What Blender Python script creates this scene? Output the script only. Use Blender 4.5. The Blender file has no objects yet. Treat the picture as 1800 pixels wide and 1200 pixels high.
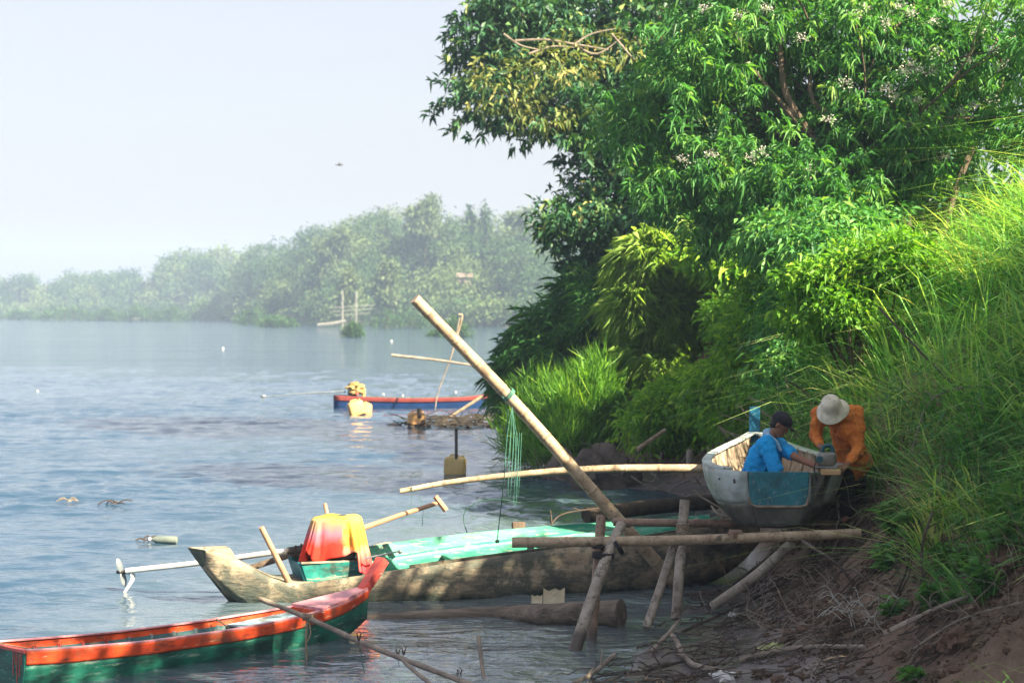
import bpy, math, random
import numpy as np
from mathutils import Vector, noise as mn
C = bpy.context.scene.collection
PI = math.pi
R = math.radians
# ---------------------------------------------------------------- camera
CAMZ = 3.2; F = 3500.0; TH = math.atan(55 / F)
cam = bpy.data.cameras.new('camera'); cam_o = bpy.data.objects.new('camera', cam); C.objects.link(cam_o)
cam.lens = 70; cam.sensor_width = 36; cam.clip_end = 5000; cam.clip_start = .1
cam_o.location = (0, 0, CAMZ); cam_o.rotation_euler = (PI / 2 - TH, 0, 0)
cam.dof.use_dof = True; cam.dof.focus_distance = 20.5; cam.dof.aperture_fstop = 2.8
bpy.context.scene.camera = cam_o
# ---------------------------------------------------------------- sky and sun
SUN = Vector((.62, -.48, .60)).normalized()
w = bpy.data.worlds.new('World'); bpy.context.scene.world = w; w.use_nodes = True
wn = w.node_tree; bg = wn.nodes['Background']
sky = wn.nodes.new('ShaderNodeTexSky'); sky.sky_type = 'NISHITA'; sky.sun_disc = False
sky.sun_elevation = math.asin(SUN.z); sky.sun_rotation = math.atan2(SUN.x, SUN.y)
sky.air_density = 1.0; sky.dust_density = 3.5; sky.ozone_density = 2.0; sky.altitude = 0
pale = wn.nodes.new('ShaderNodeMix'); pale.data_type = 'RGBA'; pale.blend_type = 'MIX'; pale.inputs[0].default_value = .5   # white haze veil over the clear sky
pale.inputs[7].default_value = (4.5, 4.0, 3.9, 1)
wn.links.new(sky.outputs[0], pale.inputs[6]); wn.links.new(pale.outputs[2], bg.inputs[0]); bg.inputs[1].default_value = .0465
sl = bpy.data.lights.new('sun', 'SUN'); so = bpy.data.objects.new('sun', sl); C.objects.link(so)
sl.energy = 5.0; sl.angle = R(.5); sl.color = (1, .85, .60)
so.rotation_euler = SUN.to_track_quat('Z', 'Y').to_euler(); so.location = (20, -10, 30)
vs = bpy.context.scene.view_settings
vs.view_transform = 'Standard'; vs.look = 'None'; vs.exposure = 2.28; vs.gamma = 1
cy = bpy.context.scene.cycles
cy.max_bounces = 8; cy.transparent_max_bounces = 6; cy.volume_bounces = 0; cy.transmission_bounces = 4
cy.diffuse_bounces = 6; cy.glossy_bounces = 3; cy.caustics_reflective = False; cy.sample_clamp_indirect = 6

rng = np.random.default_rng(7); random.seed(7)
cth, sth = math.cos(TH), math.sin(TH)
def P(u, v, D):
    """point at distance D (along y) seen at photo pixel (u, v)"""
    a = (u - 900) / F; b = -(v - 600) / F
    x, y, z = a, cth + b * sth, -sth + b * cth
    k = D / y
    return Vector((x * k, D, CAMZ + z * k))
def G(u, v, z=0.):
    a = (u - 900) / F; b = -(v - 600) / F
    x, y, zz = a, cth + b * sth, -sth + b * cth
    k = (z - CAMZ) / zz
    return Vector((x * k, y * k, z))
# ---------------------------------------------------------------- materials
def mat(name):
    m = bpy.data.materials.new(name); m.use_nodes = True
    return m, m.node_tree, m.node_tree.nodes['Principled BSDF']
def N(nt, t, **k):
    n = nt.nodes.new(t)
    for a, b in k.items():
        if a.startswith('i_'):
            n.inputs[int(a[2:]) if a[2:].isdigit() else a[2:].replace('_', ' ')].default_value = b
        else: setattr(n, a, b)
    return n
def ramp(nt, stops, fac=None, interp='LINEAR'):
    r = nt.nodes.new('ShaderNodeValToRGB'); e = r.color_ramp.elements; r.color_ramp.interpolation = interp
    while len(e) < len(stops): e.new(.5)
    for i, (p, c) in enumerate(stops):
        e[i].position = p; e[i].color = (*c, 1)
    if fac is not None: nt.links.new(fac, r.inputs[0])
    return r
def noisy(name, stops, scale=4, rough=.7, bump=.2, bscale=None, stretch=(1, 1, 1), rot=(0, 0, 0), detail=6, bdist=.02, spec=.35, metal=0, coat=0, rough2=None, wear=None):
    m, nt, b = mat(name)
    tc = N(nt, 'ShaderNodeTexCoord'); mp = N(nt, 'ShaderNodeMapping'); mp.inputs['Scale'].default_value = stretch; mp.inputs['Rotation'].default_value = rot
    nt.links.new(tc.outputs['Object'], mp.inputs[0])
    n = N(nt, 'ShaderNodeTexNoise'); n.inputs['Scale'].default_value = scale; n.inputs['Detail'].default_value = detail; n.inputs['Roughness'].default_value = .6
    nt.links.new(mp.outputs[0], n.inputs[0])
    r = ramp(nt, stops, n.outputs['Fac']); col = r.outputs[0]
    for wc, ws, lo, hi, wst in (wear or []):   # chips, scuffs and grime as patches of another colour
        m2 = N(nt, 'ShaderNodeMapping'); m2.inputs['Scale'].default_value = wst; m2.inputs['Location'].default_value = (lo * 9, hi * 7, ws); nt.links.new(tc.outputs['Object'], m2.inputs[0])
        w2 = N(nt, 'ShaderNodeTexNoise'); w2.inputs['Scale'].default_value = ws; w2.inputs['Detail'].default_value = 9; w2.inputs['Roughness'].default_value = .72; nt.links.new(m2.outputs[0], w2.inputs[0])
        k2 = N(nt, 'ShaderNodeMapRange'); k2.inputs[1].default_value = lo - .055; k2.inputs[2].default_value = hi - .045; nt.links.new(w2.outputs['Fac'], k2.inputs[0])
        x2 = N(nt, 'ShaderNodeMix', data_type='RGBA'); nt.links.new(k2.outputs[0], x2.inputs[0]); nt.links.new(col, x2.inputs[6]); x2.inputs[7].default_value = (*wc, 1); col = x2.outputs[2]
    nt.links.new(col, b.inputs['Base Color'])
    b.inputs['Roughness'].default_value = rough; b.inputs['Specular IOR Level'].default_value = spec; b.inputs['Metallic'].default_value = metal
    b.inputs['Coat Weight'].default_value = coat
    n2 = N(nt, 'ShaderNodeTexNoise'); n2.inputs['Scale'].default_value = bscale or scale * 4; n2.inputs['Detail'].default_value = 5
    nt.links.new(mp.outputs[0], n2.inputs[0])
    if rough2 is not None:
        mr = N(nt, 'ShaderNodeMapRange'); mr.inputs[1].default_value = .35; mr.inputs[2].default_value = .65; mr.inputs[3].default_value = rough; mr.inputs[4].default_value = rough2
        nt.links.new(n.outputs['Fac'], mr.inputs[0]); nt.links.new(mr.outputs[0], b.inputs['Roughness'])
    if bump:
        bp = N(nt, 'ShaderNodeBump'); bp.inputs['Strength'].default_value = bump; bp.inputs['Distance'].default_value = bdist
        nt.links.new(n2.outputs['Fac'], bp.inputs['Height']); nt.links.new(bp.outputs[0], b.inputs['Normal'])
    return m
def leafmat(name, stops, trans=.35, rough=.45, spec=.28, tcol=(1.35, 1.4, .45), gain=1.95):
    m, nt, b = mat(name)
    a = N(nt, 'ShaderNodeAttribute', attribute_name='rnd')
    r = ramp(nt, [(p, tuple(min(x * gain, .8) for x in c)) for p, c in stops], a.outputs['Fac']); nt.links.new(r.outputs[0], b.inputs['Base Color'])
    b.inputs['Roughness'].default_value = rough; b.inputs['Specular IOR Level'].default_value = spec
    t = N(nt, 'ShaderNodeBsdfTranslucent'); mu = N(nt, 'ShaderNodeMix', data_type='RGBA', blend_type='MULTIPLY')
    mu.inputs[0].default_value = 1; nt.links.new(r.outputs[0], mu.inputs[6]); mu.inputs[7].default_value = (*tcol, 1)
    nt.links.new(mu.outputs[2], t.inputs[0])
    ms = N(nt, 'ShaderNodeMixShader'); ms.inputs[0].default_value = trans
    nt.links.new(b.outputs[0], ms.inputs[1]); nt.links.new(t.outputs[0], ms.inputs[2])
    nt.links.new(ms.outputs[0], nt.nodes['Material Output'].inputs[0])
    return m
M = {}
M['dark_leaf'] = leafmat('dark_leaf', [(0, (.012, .042, .026)), (.5, (.028, .08, .036)), (.8, (.07, .13, .045)), (1, (.24, .24, .09))], .25, .42)
M['autumn_lit_leaf'] = leafmat('autumn_lit_leaf', [(0, (.07, .13, .04)), (.5, (.22, .26, .08)), (1, (.42, .34, .14))], .3, gain=1)
M['lance_leaf'] = leafmat('lance_leaf', [(0, (.018, .07, .024)), (.45, (.042, .135, .036)), (.8, (.095, .20, .045)), (1, (.19, .26, .07))], .38, .45)
M['feather_leaf'] = leafmat('feather_leaf', [(0, (.02, .075, .032)), (.5, (.05, .15, .045)), (1, (.13, .25, .06))], .4, .5)
M['bright_leaf'] = leafmat('bright_leaf', [(0, (.03, .085, .014)), (.5, (.075, .18, .02)), (1, (.20, .30, .04))], .45, .5)
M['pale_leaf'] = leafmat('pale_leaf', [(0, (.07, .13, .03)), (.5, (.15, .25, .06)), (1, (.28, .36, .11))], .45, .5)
M['grass'] = leafmat('grass', [(0, (.028, .11, .036)), (.4, (.085, .21, .055)), (.75, (.21, .31, .10)), (1, (.33, .33, .16))], .5, .6, spec=.25, tcol=(1.35, 1.3, .5), gain=2.15)
M['weed_leaf'] = leafmat('weed_leaf', [(0, (.025, .075, .028)), (.6, (.05, .14, .04)), (1, (.09, .19, .05))], .35, .5)
M['far_leaf'] = leafmat('far_leaf', [(0, (.022, .06, .022)), (.5, (.045, .10, .035)), (1, (.12, .17, .065))], .3, .6, gain=1.15)
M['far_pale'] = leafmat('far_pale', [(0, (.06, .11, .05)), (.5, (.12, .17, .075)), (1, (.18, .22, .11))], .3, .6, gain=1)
M['far_bush'] = leafmat('far_bush', [(0, (.03, .10, .02)), (.5, (.06, .16, .03)), (1, (.11, .22, .04))], .35, .6, gain=.8)
M['flower'] = leafmat('flower', gain=1, stops=[(0, (.45, .42, .36)), (.5, (.62, .62, .56)), (1, (.7, .7, .68))], trans=.3, rough=.6, tcol=(1, 1, 1))
M['dry_grass'] = leafmat('dry_grass', gain=1, stops=[(0, (.12, .09, .06)), (.5, (.28, .22, .14)), (1, (.44, .38, .26))], trans=.25, rough=.7, tcol=(1, .9, .7))
M['litter'] = leafmat('litter', gain=1, stops=[(0, (.03, .022, .016)), (.6, (.12, .085, .055)), (1, (.26, .20, .13))], trans=.1, rough=.8, tcol=(1, .9, .7))
M['bark'] = noisy('bark', [(.3, (.05, .036, .026)), (.7, (.16, .12, .09))], 6, .9, .6, stretch=(1, 1, .3))
M['dark_bark'] = noisy('dark_bark', [(.3, (.02, .016, .013)), (.7, (.06, .05, .04))], 6, .9, .6)
M['twig'] = noisy('twig', [(.3, (.022, .017, .015)), (.5, (.06, .045, .036)), (.72, (.17, .14, .115))], 2.0, .85, .4)
M['peeled_wood'] = noisy('peeled_wood', [(.3, (.3, .3, .28)), (.7, (.52, .52, .5))], 9, .7, .2)
M['dull_red'] = noisy('dull_red', [(.3, (.16, .03, .03)), (.7, (.26, .06, .055))], 3, .5, .1, 20)
M['twig_pale'] = noisy('twig_pale', [(.3, (.10, .08, .06)), (.7, (.30, .26, .21))], 5, .8, .3)
M['log'] = noisy('log', [(.3, (.05, .042, .034)), (.6, (.17, .14, .11)), (.75, (.25, .21, .17))], 5, .8, .8, 14, stretch=(.35, 2, 2), bdist=.04)
def bamboo_mat(name, c1, c2, c3):
    m = noisy(name, [(.28, c1), (.5, c2), (.75, c3)], 7, .42, .15, 30, rough2=.6, wear=[((.05, .04, .03), 5, .60, .70, (1, 1, 1)), (tuple(x * .55 for x in c1), 22, .62, .68, (1, 1, 1))])
    nt = m.node_tree; b = nt.nodes['Principled BSDF']
    a = N(nt, 'ShaderNodeAttribute', attribute_name='rnd'); l = b.inputs['Base Color'].links[0].from_socket
    mx = N(nt, 'ShaderNodeMix', data_type='RGBA'); nt.links.new(a.outputs['Fac'], mx.inputs[0]); nt.links.new(l, mx.inputs[6]); mx.inputs[7].default_value = (.055, .045, .04, 1)
    nt.links.new(mx.outputs[2], b.inputs['Base Color']); return m
M['bamboo'] = bamboo_mat('bamboo', (.17, .12, .08), (.36, .28, .19), (.47, .39, .28))
M['bamboo_grey'] = bamboo_mat('bamboo_grey', (.14, .12, .10), (.28, .25, .21), (.40, .37, .32))
M['bamboo_brown'] = bamboo_mat('bamboo_brown', (.10, .065, .045), (.22, .15, .11), (.30, .22, .16))
M['stick'] = noisy('stick', [(.3, (.26, .15, .09)), (.7, (.44, .28, .18))], 6, .6, .2)
M['stick_grey'] = noisy('stick_grey', [(.3, (.12, .10, .085)), (.7, (.34, .29, .24))], 6, .8, .5)
M['orange_paint'] = noisy('orange_paint', [(.3, (.46, .045, .014)), (.6, (.58, .075, .018)), (.75, (.62, .13, .04))], 5, .38, .12, 30, rough2=.55, wear=[((.22, .04, .02), 9, .60, .66, (.5, 2, 2)), ((.60, .42, .30), 14, .66, .70, (.4, 2, 3)), ((.16, .10, .06), 2.2, .60, .72, (1, 1, 1))])
M['red_paint'] = noisy('red_paint', [(.3, (.42, .055, .05)), (.7, (.56, .10, .08))], 6, .4, .1, 30, wear=[((.25, .05, .04), 8, .60, .68, (1, 1, 1)), ((.7, .5, .45), 16, .66, .70, (.5, 2, 2))])
M['pink_paint'] = noisy('pink_paint', [(.3, (.50, .20, .24)), (.7, (.58, .28, .31))], 5, .4, .1, 30, wear=[((.30, .12, .12), 8, .60, .68, (1, 1, 1)), ((.7, .55, .5), 16, .66, .70, (.5, 2, 2))])
M['green_paint'] = noisy('green_paint', [(.35, (.004, .055, .045)), (.5, (.008, .10, .075)), (.66, (.015, .17, .12)), (.8, (.10, .26, .19))], 4, .35, .15, 30, stretch=(.6, 1, 2), rough2=.5, wear=[((.22, .30, .26), 12, .63, .68, (.3, 2, 3)), ((.01, .035, .03), 2.5, .56, .68, (.6, 1, 2))])
M['dark_teal'] = noisy('dark_teal', [(.3, (.01, .05, .06)), (.7, (.03, .11, .12))], 5, .5, .15, 30, wear=[((.12, .12, .10), 7, .58, .66, (1, 1, 1))])
M['pale_blue'] = noisy('pale_blue', [(.3, (.20, .36, .44)), (.7, (.34, .50, .56))], 5, .5, .1, 30, wear=[((.14, .16, .15), 5, .55, .66, (1, 1, 1))])
M['rib_grey'] = noisy('rib_grey', [(.3, (.12, .18, .2)), (.7, (.3, .36, .36))], 7, .6, .1, 30)
M['mint_paint'] = noisy('mint_paint', [(.3, (.07, .32, .22)), (.6, (.13, .47, .33)), (.75, (.22, .54, .4))], 3, .5, .1, 30, stretch=(.5, 1, 2), wear=[((.10, .12, .09), 6, .60, .68, (.5, 1, 2)), ((.02, .22, .15), 2, .52, .62, (.5, 1, 2)), ((.45, .42, .33), 13, .63, .68, (.3, 2, 3))])
M['jade_paint'] = noisy('jade_paint', [(.3, (.01, .14, .10)), (.6, (.02, .26, .17)), (.75, (.12, .36, .26))], 3, .5, .1, 30, stretch=(.5, 1, 2), wear=[((.08, .08, .06), 5, .58, .68, (.5, 1, 2)), ((.3, .38, .3), 12, .62, .68, (.3, 2, 3))])
M['box_teal'] = noisy('box_teal', [(.3, (.012, .13, .13)), (.6, (.015, .22, .19)), (.78, (.07, .34, .25))], 5, .45, .12, 30, wear=[((.25, .30, .24), 9, .58, .66, (.5, 2, 3)), ((.04, .06, .05), 4, .58, .7, (1, 1, 1))])
M['old_wood'] = noisy('old_wood', [(.25, (.035, .075, .065)), (.42, (.17, .15, .115)), (.55, (.33, .27, .19)), (.68, (.42, .36, .27)), (.8, (.2, .22, .17))], 3.2, .8, .5, 16, stretch=(.55, 1.2, 1.8), detail=9, bdist=.03)
M['shaded_old_wood'] = noisy('shaded_old_wood', [(.3, (.03, .045, .04)), (.55, (.09, .10, .08)), (.7, (.2, .17, .12)), (.8, (.35, .10, .05))], 5, .8, .4, 20)
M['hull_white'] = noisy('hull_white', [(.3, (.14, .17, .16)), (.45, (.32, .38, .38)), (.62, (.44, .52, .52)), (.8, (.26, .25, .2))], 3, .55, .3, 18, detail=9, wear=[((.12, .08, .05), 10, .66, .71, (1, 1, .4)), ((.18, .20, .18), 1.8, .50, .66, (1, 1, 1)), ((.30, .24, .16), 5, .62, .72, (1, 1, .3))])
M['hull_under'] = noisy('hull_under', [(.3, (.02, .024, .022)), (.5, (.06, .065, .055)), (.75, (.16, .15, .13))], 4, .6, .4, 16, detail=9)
M['rail_white'] = noisy('rail_white', [(.3, (.26, .33, .34)), (.6, (.48, .55, .55)), (.8, (.55, .6, .58))], 5, .6, .3, 20, wear=[((.16, .14, .12), 9, .58, .66, (1, 1, 1))])
M['stern_teal'] = noisy('stern_teal', [(.28, (.01, .10, .14)), (.55, (.012, .16, .21)), (.8, (.06, .22, .26))], 4, .42, .15, 24, detail=8, wear=[((.20, .24, .24), 16, .64, .69, (1, 2, 1)), ((.02, .07, .09), 3, .56, .68, (1, 1, 1))])
M['stem_blue'] = noisy('stem_blue', [(.3, (.01, .09, .18)), (.62, (.015, .14, .25)), (.75, (.14, .24, .3))], 7, .5, .2, 24)
M['raw_wood'] = noisy('raw_wood', [(.3, (.10, .075, .055)), (.5, (.26, .21, .16)), (.75, (.42, .38, .33))], 6, .8, .4, 16)
M['fresh_wood'] = noisy('fresh_wood', [(.3, (.42, .25, .12)), (.7, (.62, .42, .24))], 8, .6, .1, 30, stretch=(.4, 3, 3))
M['navy_paint'] = noisy('navy_paint', [(.3, (.008, .03, .11)), (.7, (.014, .05, .17))], 3, .5, .1, 20)
M['metal_white'] = noisy('metal_white', [(.3, (.62, .6, .56)), (.7, (.78, .77, .74))], 6, .35, .05, 30)
M['metal_grey'] = noisy('metal_grey', [(.3, (.16, .19, .22)), (.7, (.3, .34, .38))], 8, .4, .1, 30, metal=.4)
M['metal_dark'] = noisy('metal_dark', [(.3, (.02, .02, .02)), (.7, (.07, .065, .06))], 10, .5, .2, 30)
M['tool_grey'] = noisy('tool_grey', [(.3, (.16, .16, .15)), (.7, (.27, .26, .24))], 14, .4, .05, 30, metal=.3)
M['tool_blue'] = noisy('tool_blue', [(.3, (.01, .07, .09)), (.7, (.02, .11, .14))], 14, .4, .05, 30)
M['canvas'] = noisy('canvas', [(.3, (.14, .09, .03)), (.5, (.34, .24, .09)), (.7, (.5, .38, .16))], 9, .9, .6, 20)
M['can_yellow'] = noisy('can_yellow', [(.3, (.52, .28, .10)), (.7, (.64, .40, .18))], 4, .45, .1, 30)
M['can_dull'] = noisy('can_dull', [(.3, (.42, .30, .10)), (.7, (.54, .42, .18))], 4, .5, .1, 30)
M['cap_black'] = noisy('cap_black', [(.3, (.008, .009, .014)), (.7, (.02, .02, .03))], 20, .8, .2, 60)
M['hair'] = noisy('hair', [(.3, (.008, .007, .006)), (.7, (.02, .017, .015))], 30, .6, .5, 90)
M['skin'] = noisy('skin', [(.3, (.17, .075, .045)), (.7, (.27, .13, .08))], 8, .5, .1, 60)
M['shirt_blue'] = noisy('shirt_blue', [(.3, (.0, .24, .60)), (.7, (.005, .36, .80))], 5, .8, .8, 9, bdist=.05)
M['scarf'] = noisy('scarf', [(.3, (.10, .36, .62)), (.7, (.45, .6, .72))], 40, .8, .3, 60)
M['shirt_orange'] = noisy('shirt_orange', [(.3, (.46, .11, .018)), (.7, (.72, .24, .045))], 5, .85, .9, 9, bdist=.06)
M['trousers'] = noisy('trousers', [(.3, (.004, .004, .006)), (.7, (.012, .012, .015))], 6, .85, .5, 12)
M['hat'] = noisy('hat', [(.3, (.46, .43, .34)), (.55, (.66, .62, .51)), (.75, (.75, .72, .61))], 14, .9, .5, 40)
M['rope'] = noisy('rope', [(.3, (.14, .11, .08)), (.7, (.32, .26, .19))], 40, .9, .5, 90)
M['black_rubber'] = noisy('black_rubber', [(.3, (.008, .008, .01)), (.7, (.02, .02, .025))], 20, .7, .3, 60)
M['green_cord'] = noisy('green_cord', [(.3, (.04, .16, .13)), (.7, (.10, .28, .22))], 20, .7, .1, 60)
M['cord_dark'] = noisy('cord_dark', [(.3, (.02, .06, .05)), (.7, (.04, .12, .10))], 20, .7, .1, 60)
M['plastic_cream'] = noisy('plastic_cream', [(.3, (.48, .42, .28)), (.7, (.66, .6, .44))], 9, .7, .3, 30)
M['plastic_clear'] = noisy('plastic_clear', [(.3, (.10, .13, .12)), (.7, (.17, .20, .18))], 9, .25, .1, 30)
M['plastic_green'] = noisy('plastic_green', [(.3, (.42, .48, .2)), (.7, (.58, .62, .34))], 9, .6, .3, 30)
M['plastic_white'] = noisy('plastic_white', [(.3, (.6, .62, .62)), (.7, (.75, .76, .76))], 9, .5, .1, 30)
M['soil'] = noisy('soil', [(.3, (.065, .04, .028)), (.55, (.14, .088, .062)), (.75, (.21, .14, .10))], 5, .95, .9, 18, bdist=.06)
M['rock'] = noisy('rock', [(.3, (.06, .05, .045)), (.7, (.17, .14, .12))], 4, .9, .8, 14, bdist=.05)
M['pole_pale'] = noisy('pole_pale', [(.3, (.15, .15, .13)), (.7, (.22, .22, .2))], 1, .8, 0)
M['house_wall'] = noisy('house_wall', [(.3, (.2, .16, .13)), (.7, (.27, .22, .18))], 2, .9, .1)
M['house_roof'] = noisy('house_roof', [(.3, (.2, .15, .13)), (.7, (.26, .2, .17))], 2, .9, .1)
nt = M['old_wood'].node_tree; b = nt.nodes['Principled BSDF']; l = b.inputs['Base Color'].links[0].from_socket
tc = N(nt, 'ShaderNodeTexCoord'); sep = N(nt, 'ShaderNodeSeparateXYZ'); nt.links.new(tc.outputs['Object'], sep.inputs[0])
n2 = N(nt, 'ShaderNodeTexNoise'); n2.inputs['Scale'].default_value = 2.2; n2.inputs['Detail'].default_value = 7; n2.inputs['Roughness'].default_value = .7; nt.links.new(tc.outputs['Object'], n2.inputs[0])
a_ = N(nt, 'ShaderNodeMath', operation='MULTIPLY_ADD'); nt.links.new(n2.outputs['Fac'], a_.inputs[0]); a_.inputs[1].default_value = -.5; nt.links.new(sep.outputs[2], a_.inputs[2])
r3 = ramp(nt, [(0, (1, 1, 1)), (1, (0, 0, 0))]); mr = N(nt, 'ShaderNodeMapRange'); mr.inputs[1].default_value = -.24; mr.inputs[2].default_value = -.08; mr.inputs[3].default_value = 0; mr.inputs[4].default_value = 1
nt.links.new(a_.outputs[0], mr.inputs[0]); nt.links.new(mr.outputs[0], r3.inputs[0])
mx = N(nt, 'ShaderNodeMix', data_type='RGBA'); nt.links.new(r3.outputs[0], mx.inputs[0]); nt.links.new(l, mx.inputs[6]); mx.inputs[7].default_value = (.022, .034, .026, 1)
n4 = N(nt, 'ShaderNodeTexNoise'); n4.inputs['Scale'].default_value = 2.6; n4.inputs['Detail'].default_value = 8; n4.inputs['Roughness'].default_value = .75; nt.links.new(tc.outputs['Object'], n4.inputs[0])
r4 = ramp(nt, [(.47, (0, 0, 0)), (.57, (.85, .85, .85))], n4.outputs['Fac']); mx2 = N(nt, 'ShaderNodeMix', data_type='RGBA'); nt.links.new(r4.outputs[0], mx2.inputs[0]); nt.links.new(mx.outputs[2], mx2.inputs[6]); mx2.inputs[7].default_value = (.06, .075, .065, 1)
nt.links.new(mx2.outputs[2], b.inputs['Base Color'])
# cloth: tie dye bands; left side also coloured duller as painted-in shade
m, nt, b = mat('dyed_cloth'); M['cloth'] = m
tc = N(nt, 'ShaderNodeTexCoord'); sep = N(nt, 'ShaderNodeSeparateXYZ'); nt.links.new(tc.outputs['Object'], sep.inputs[0])
nz = N(nt, 'ShaderNodeTexNoise'); nz.inputs['Scale'].default_value = 7; nz.inputs['Detail'].default_value = 4; nt.links.new(tc.outputs['Object'], nz.inputs[0])
def mth(op, a, b_=None):
    n = N(nt, 'ShaderNodeMath', operation=op)
    for i, x in enumerate((a, b_)):
        if x is None: continue
        if isinstance(x, (int, float)): n.inputs[i].default_value = x
        else: nt.links.new(x, n.inputs[i])
    return n.outputs[0]
zz = mth('ADD', sep.outputs[2], mth('MULTIPLY', mth('SUBTRACT', nz.outputs['Fac'], .5), .20))
rl = ramp(nt, [(0, (.50, .05, .06)), (.20, (.62, .03, .015)), (.45, (.58, .035, .02)), (.62, (.40, .14, .20)), (.76, (.40, .24, .14)), (.87, (.42, .36, .04)), (1, (.46, .40, .08))], mth('MULTIPLY', zz, 1.3))
rr = ramp(nt, [(0, (.66, .06, .10)), (.24, (.60, .08, .07)), (.40, (.60, .22, .16)), (.50, (.62, .24, .04)), (.70, (.64, .42, .05)), (.85, (.62, .45, .08)), (1, (.62, .50, .12))], mth('MULTIPLY', zz, 1.4))
xf = mth('MULTIPLY', mth('SUBTRACT', mth('SUBTRACT', sep.outputs[0], mth('MULTIPLY', mth('SUBTRACT', nz.outputs['Fac'], .5), .25)), .09), 22)
mx = N(nt, 'ShaderNodeMix', data_type='RGBA'); mx.clamp_factor = True
nt.links.new(xf, mx.inputs[0]); nt.links.new(rl.outputs[0], mx.inputs[6]); nt.links.new(rr.outputs[0], mx.inputs[7])
nt.links.new(mx.outputs[2], b.inputs['Base Color']); b.inputs['Roughness'].default_value = .8; b.inputs['Specular IOR Level'].default_value = .2
# water
m, nt, b = mat('river_water'); M['water'] = m
tc = N(nt, 'ShaderNodeTexCoord')
def wnoise(scale, stretch, detail=4, rgh=.55, rot=0):
    mp = N(nt, 'ShaderNodeMapping'); mp.inputs['Scale'].default_value = stretch; mp.inputs['Rotation'].default_value = (0, 0, rot)
    nt.links.new(tc.outputs['Object'], mp.inputs[0]); n = N(nt, 'ShaderNodeTexNoise'); n.inputs['Scale'].default_value = scale
    n.inputs['Detail'].default_value = detail; n.inputs['Roughness'].default_value = rgh; nt.links.new(mp.outputs[0], n.inputs[0]); return n.outputs['Fac']
big = wnoise(.035, (1, 3.0, 1), 3); mid = wnoise(1.0, (.5, 1.1, 1), 4, .6, .15); fine = wnoise(4.6, (.7, 1.3, 1), 3, .6, -.2)
sw = wnoise(.30, (.6, 1.6, 1), 3, .5, .1)
h = mth('ADD', mth('MULTIPLY', mid, 1.0), mth('MULTIPLY', fine, .22)); h = mth('ADD', h, mth('MULTIPLY', sw, 1.2))
mr = N(nt, 'ShaderNodeMapRange'); mr.inputs[1].default_value = .35; mr.inputs[2].default_value = .65; mr.inputs[3].default_value = .55; mr.inputs[4].default_value = 1.1
nt.links.new(big, mr.inputs[0])
bp = N(nt, 'ShaderNodeBump'); bp.inputs['Distance'].default_value = .12; bp.inputs['Strength'].default_value = 1
nt.links.new(mth('MULTIPLY', h, mr.outputs[0]), bp.inputs['Height']); nt.links.new(bp.outputs[0], b.inputs['Normal'])
sp_ = N(nt, 'ShaderNodeSeparateXYZ'); nt.links.new(tc.outputs['Object'], sp_.inputs[0])   # paler base near the bank: silt tint plus brightness painted in against the shade
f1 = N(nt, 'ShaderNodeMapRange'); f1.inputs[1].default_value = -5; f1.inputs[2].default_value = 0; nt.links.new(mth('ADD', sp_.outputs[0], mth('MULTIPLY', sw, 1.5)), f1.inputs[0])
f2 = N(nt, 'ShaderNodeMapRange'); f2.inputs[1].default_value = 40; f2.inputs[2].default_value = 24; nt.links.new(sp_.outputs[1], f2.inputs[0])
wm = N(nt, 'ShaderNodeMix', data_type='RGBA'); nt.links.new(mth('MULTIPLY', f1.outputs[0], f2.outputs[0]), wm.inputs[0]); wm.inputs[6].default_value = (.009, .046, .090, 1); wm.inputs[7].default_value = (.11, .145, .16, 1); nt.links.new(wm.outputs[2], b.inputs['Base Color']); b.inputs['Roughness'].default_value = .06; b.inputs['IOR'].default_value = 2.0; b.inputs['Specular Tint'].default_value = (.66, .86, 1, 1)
# wet mud and bank soil (wetness follows the height over the water, dark soil above)
m, nt, b = mat('river_bank'); M['ground'] = m
tc = N(nt, 'ShaderNodeTexCoord'); sep = N(nt, 'ShaderNodeSeparateXYZ'); nt.links.new(tc.outputs['Object'], sep.inputs[0])
n1 = wnoise(1.6, (1, 1, 1), 8, .6); n2 = wnoise(9, (1, 1, 1), 6, .65); n3 = wnoise(.8, (1, 1, 1), 4, .5)
rs = ramp(nt, [(.3, (.065, .045, .036)), (.5, (.16, .11, .078)), (.72, (.29, .205, .15))], mth('ADD', mth('MULTIPLY', n1, .6), mth('MULTIPLY', n2, .4)))
rm = ramp(nt, [(.3, (.13, .12, .125)), (.7, (.24, .22, .23))], n1)
wet = N(nt, 'ShaderNodeMapRange'); wet.inputs[1].default_value = .08; wet.inputs[2].default_value = .36; wet.inputs[3].default_value = 0; wet.inputs[4].default_value = 1
nt.links.new(mth('ADD', sep.outputs[2], mth('MULTIPLY', mth('SUBTRACT', n3, .5), .35)), wet.inputs[0])
mx = N(nt, 'ShaderNodeMix', data_type='RGBA'); nt.links.new(wet.outputs[0], mx.inputs[0]); nt.links.new(rm.outputs[0], mx.inputs[6]); nt.links.new(rs.outputs[0], mx.inputs[7])
nt.links.new(mx.outputs[2], b.inputs['Base Color'])
ro = N(nt, 'ShaderNodeMapRange'); ro.inputs[3].default_value = .16; ro.inputs[4].default_value = .95; nt.links.new(wet.outputs[0], ro.inputs[0]); nt.links.new(ro.outputs[0], b.inputs['Roughness'])
bp = N(nt, 'ShaderNodeBump'); bp.inputs['Distance'].default_value = .07
bs = N(nt, 'ShaderNodeMapRange'); bs.inputs[3].default_value = .12; bs.inputs[4].default_value = 1; nt.links.new(wet.outputs[0], bs.inputs[0]); nt.links.new(bs.outputs[0], bp.inputs['Strength'])
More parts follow.
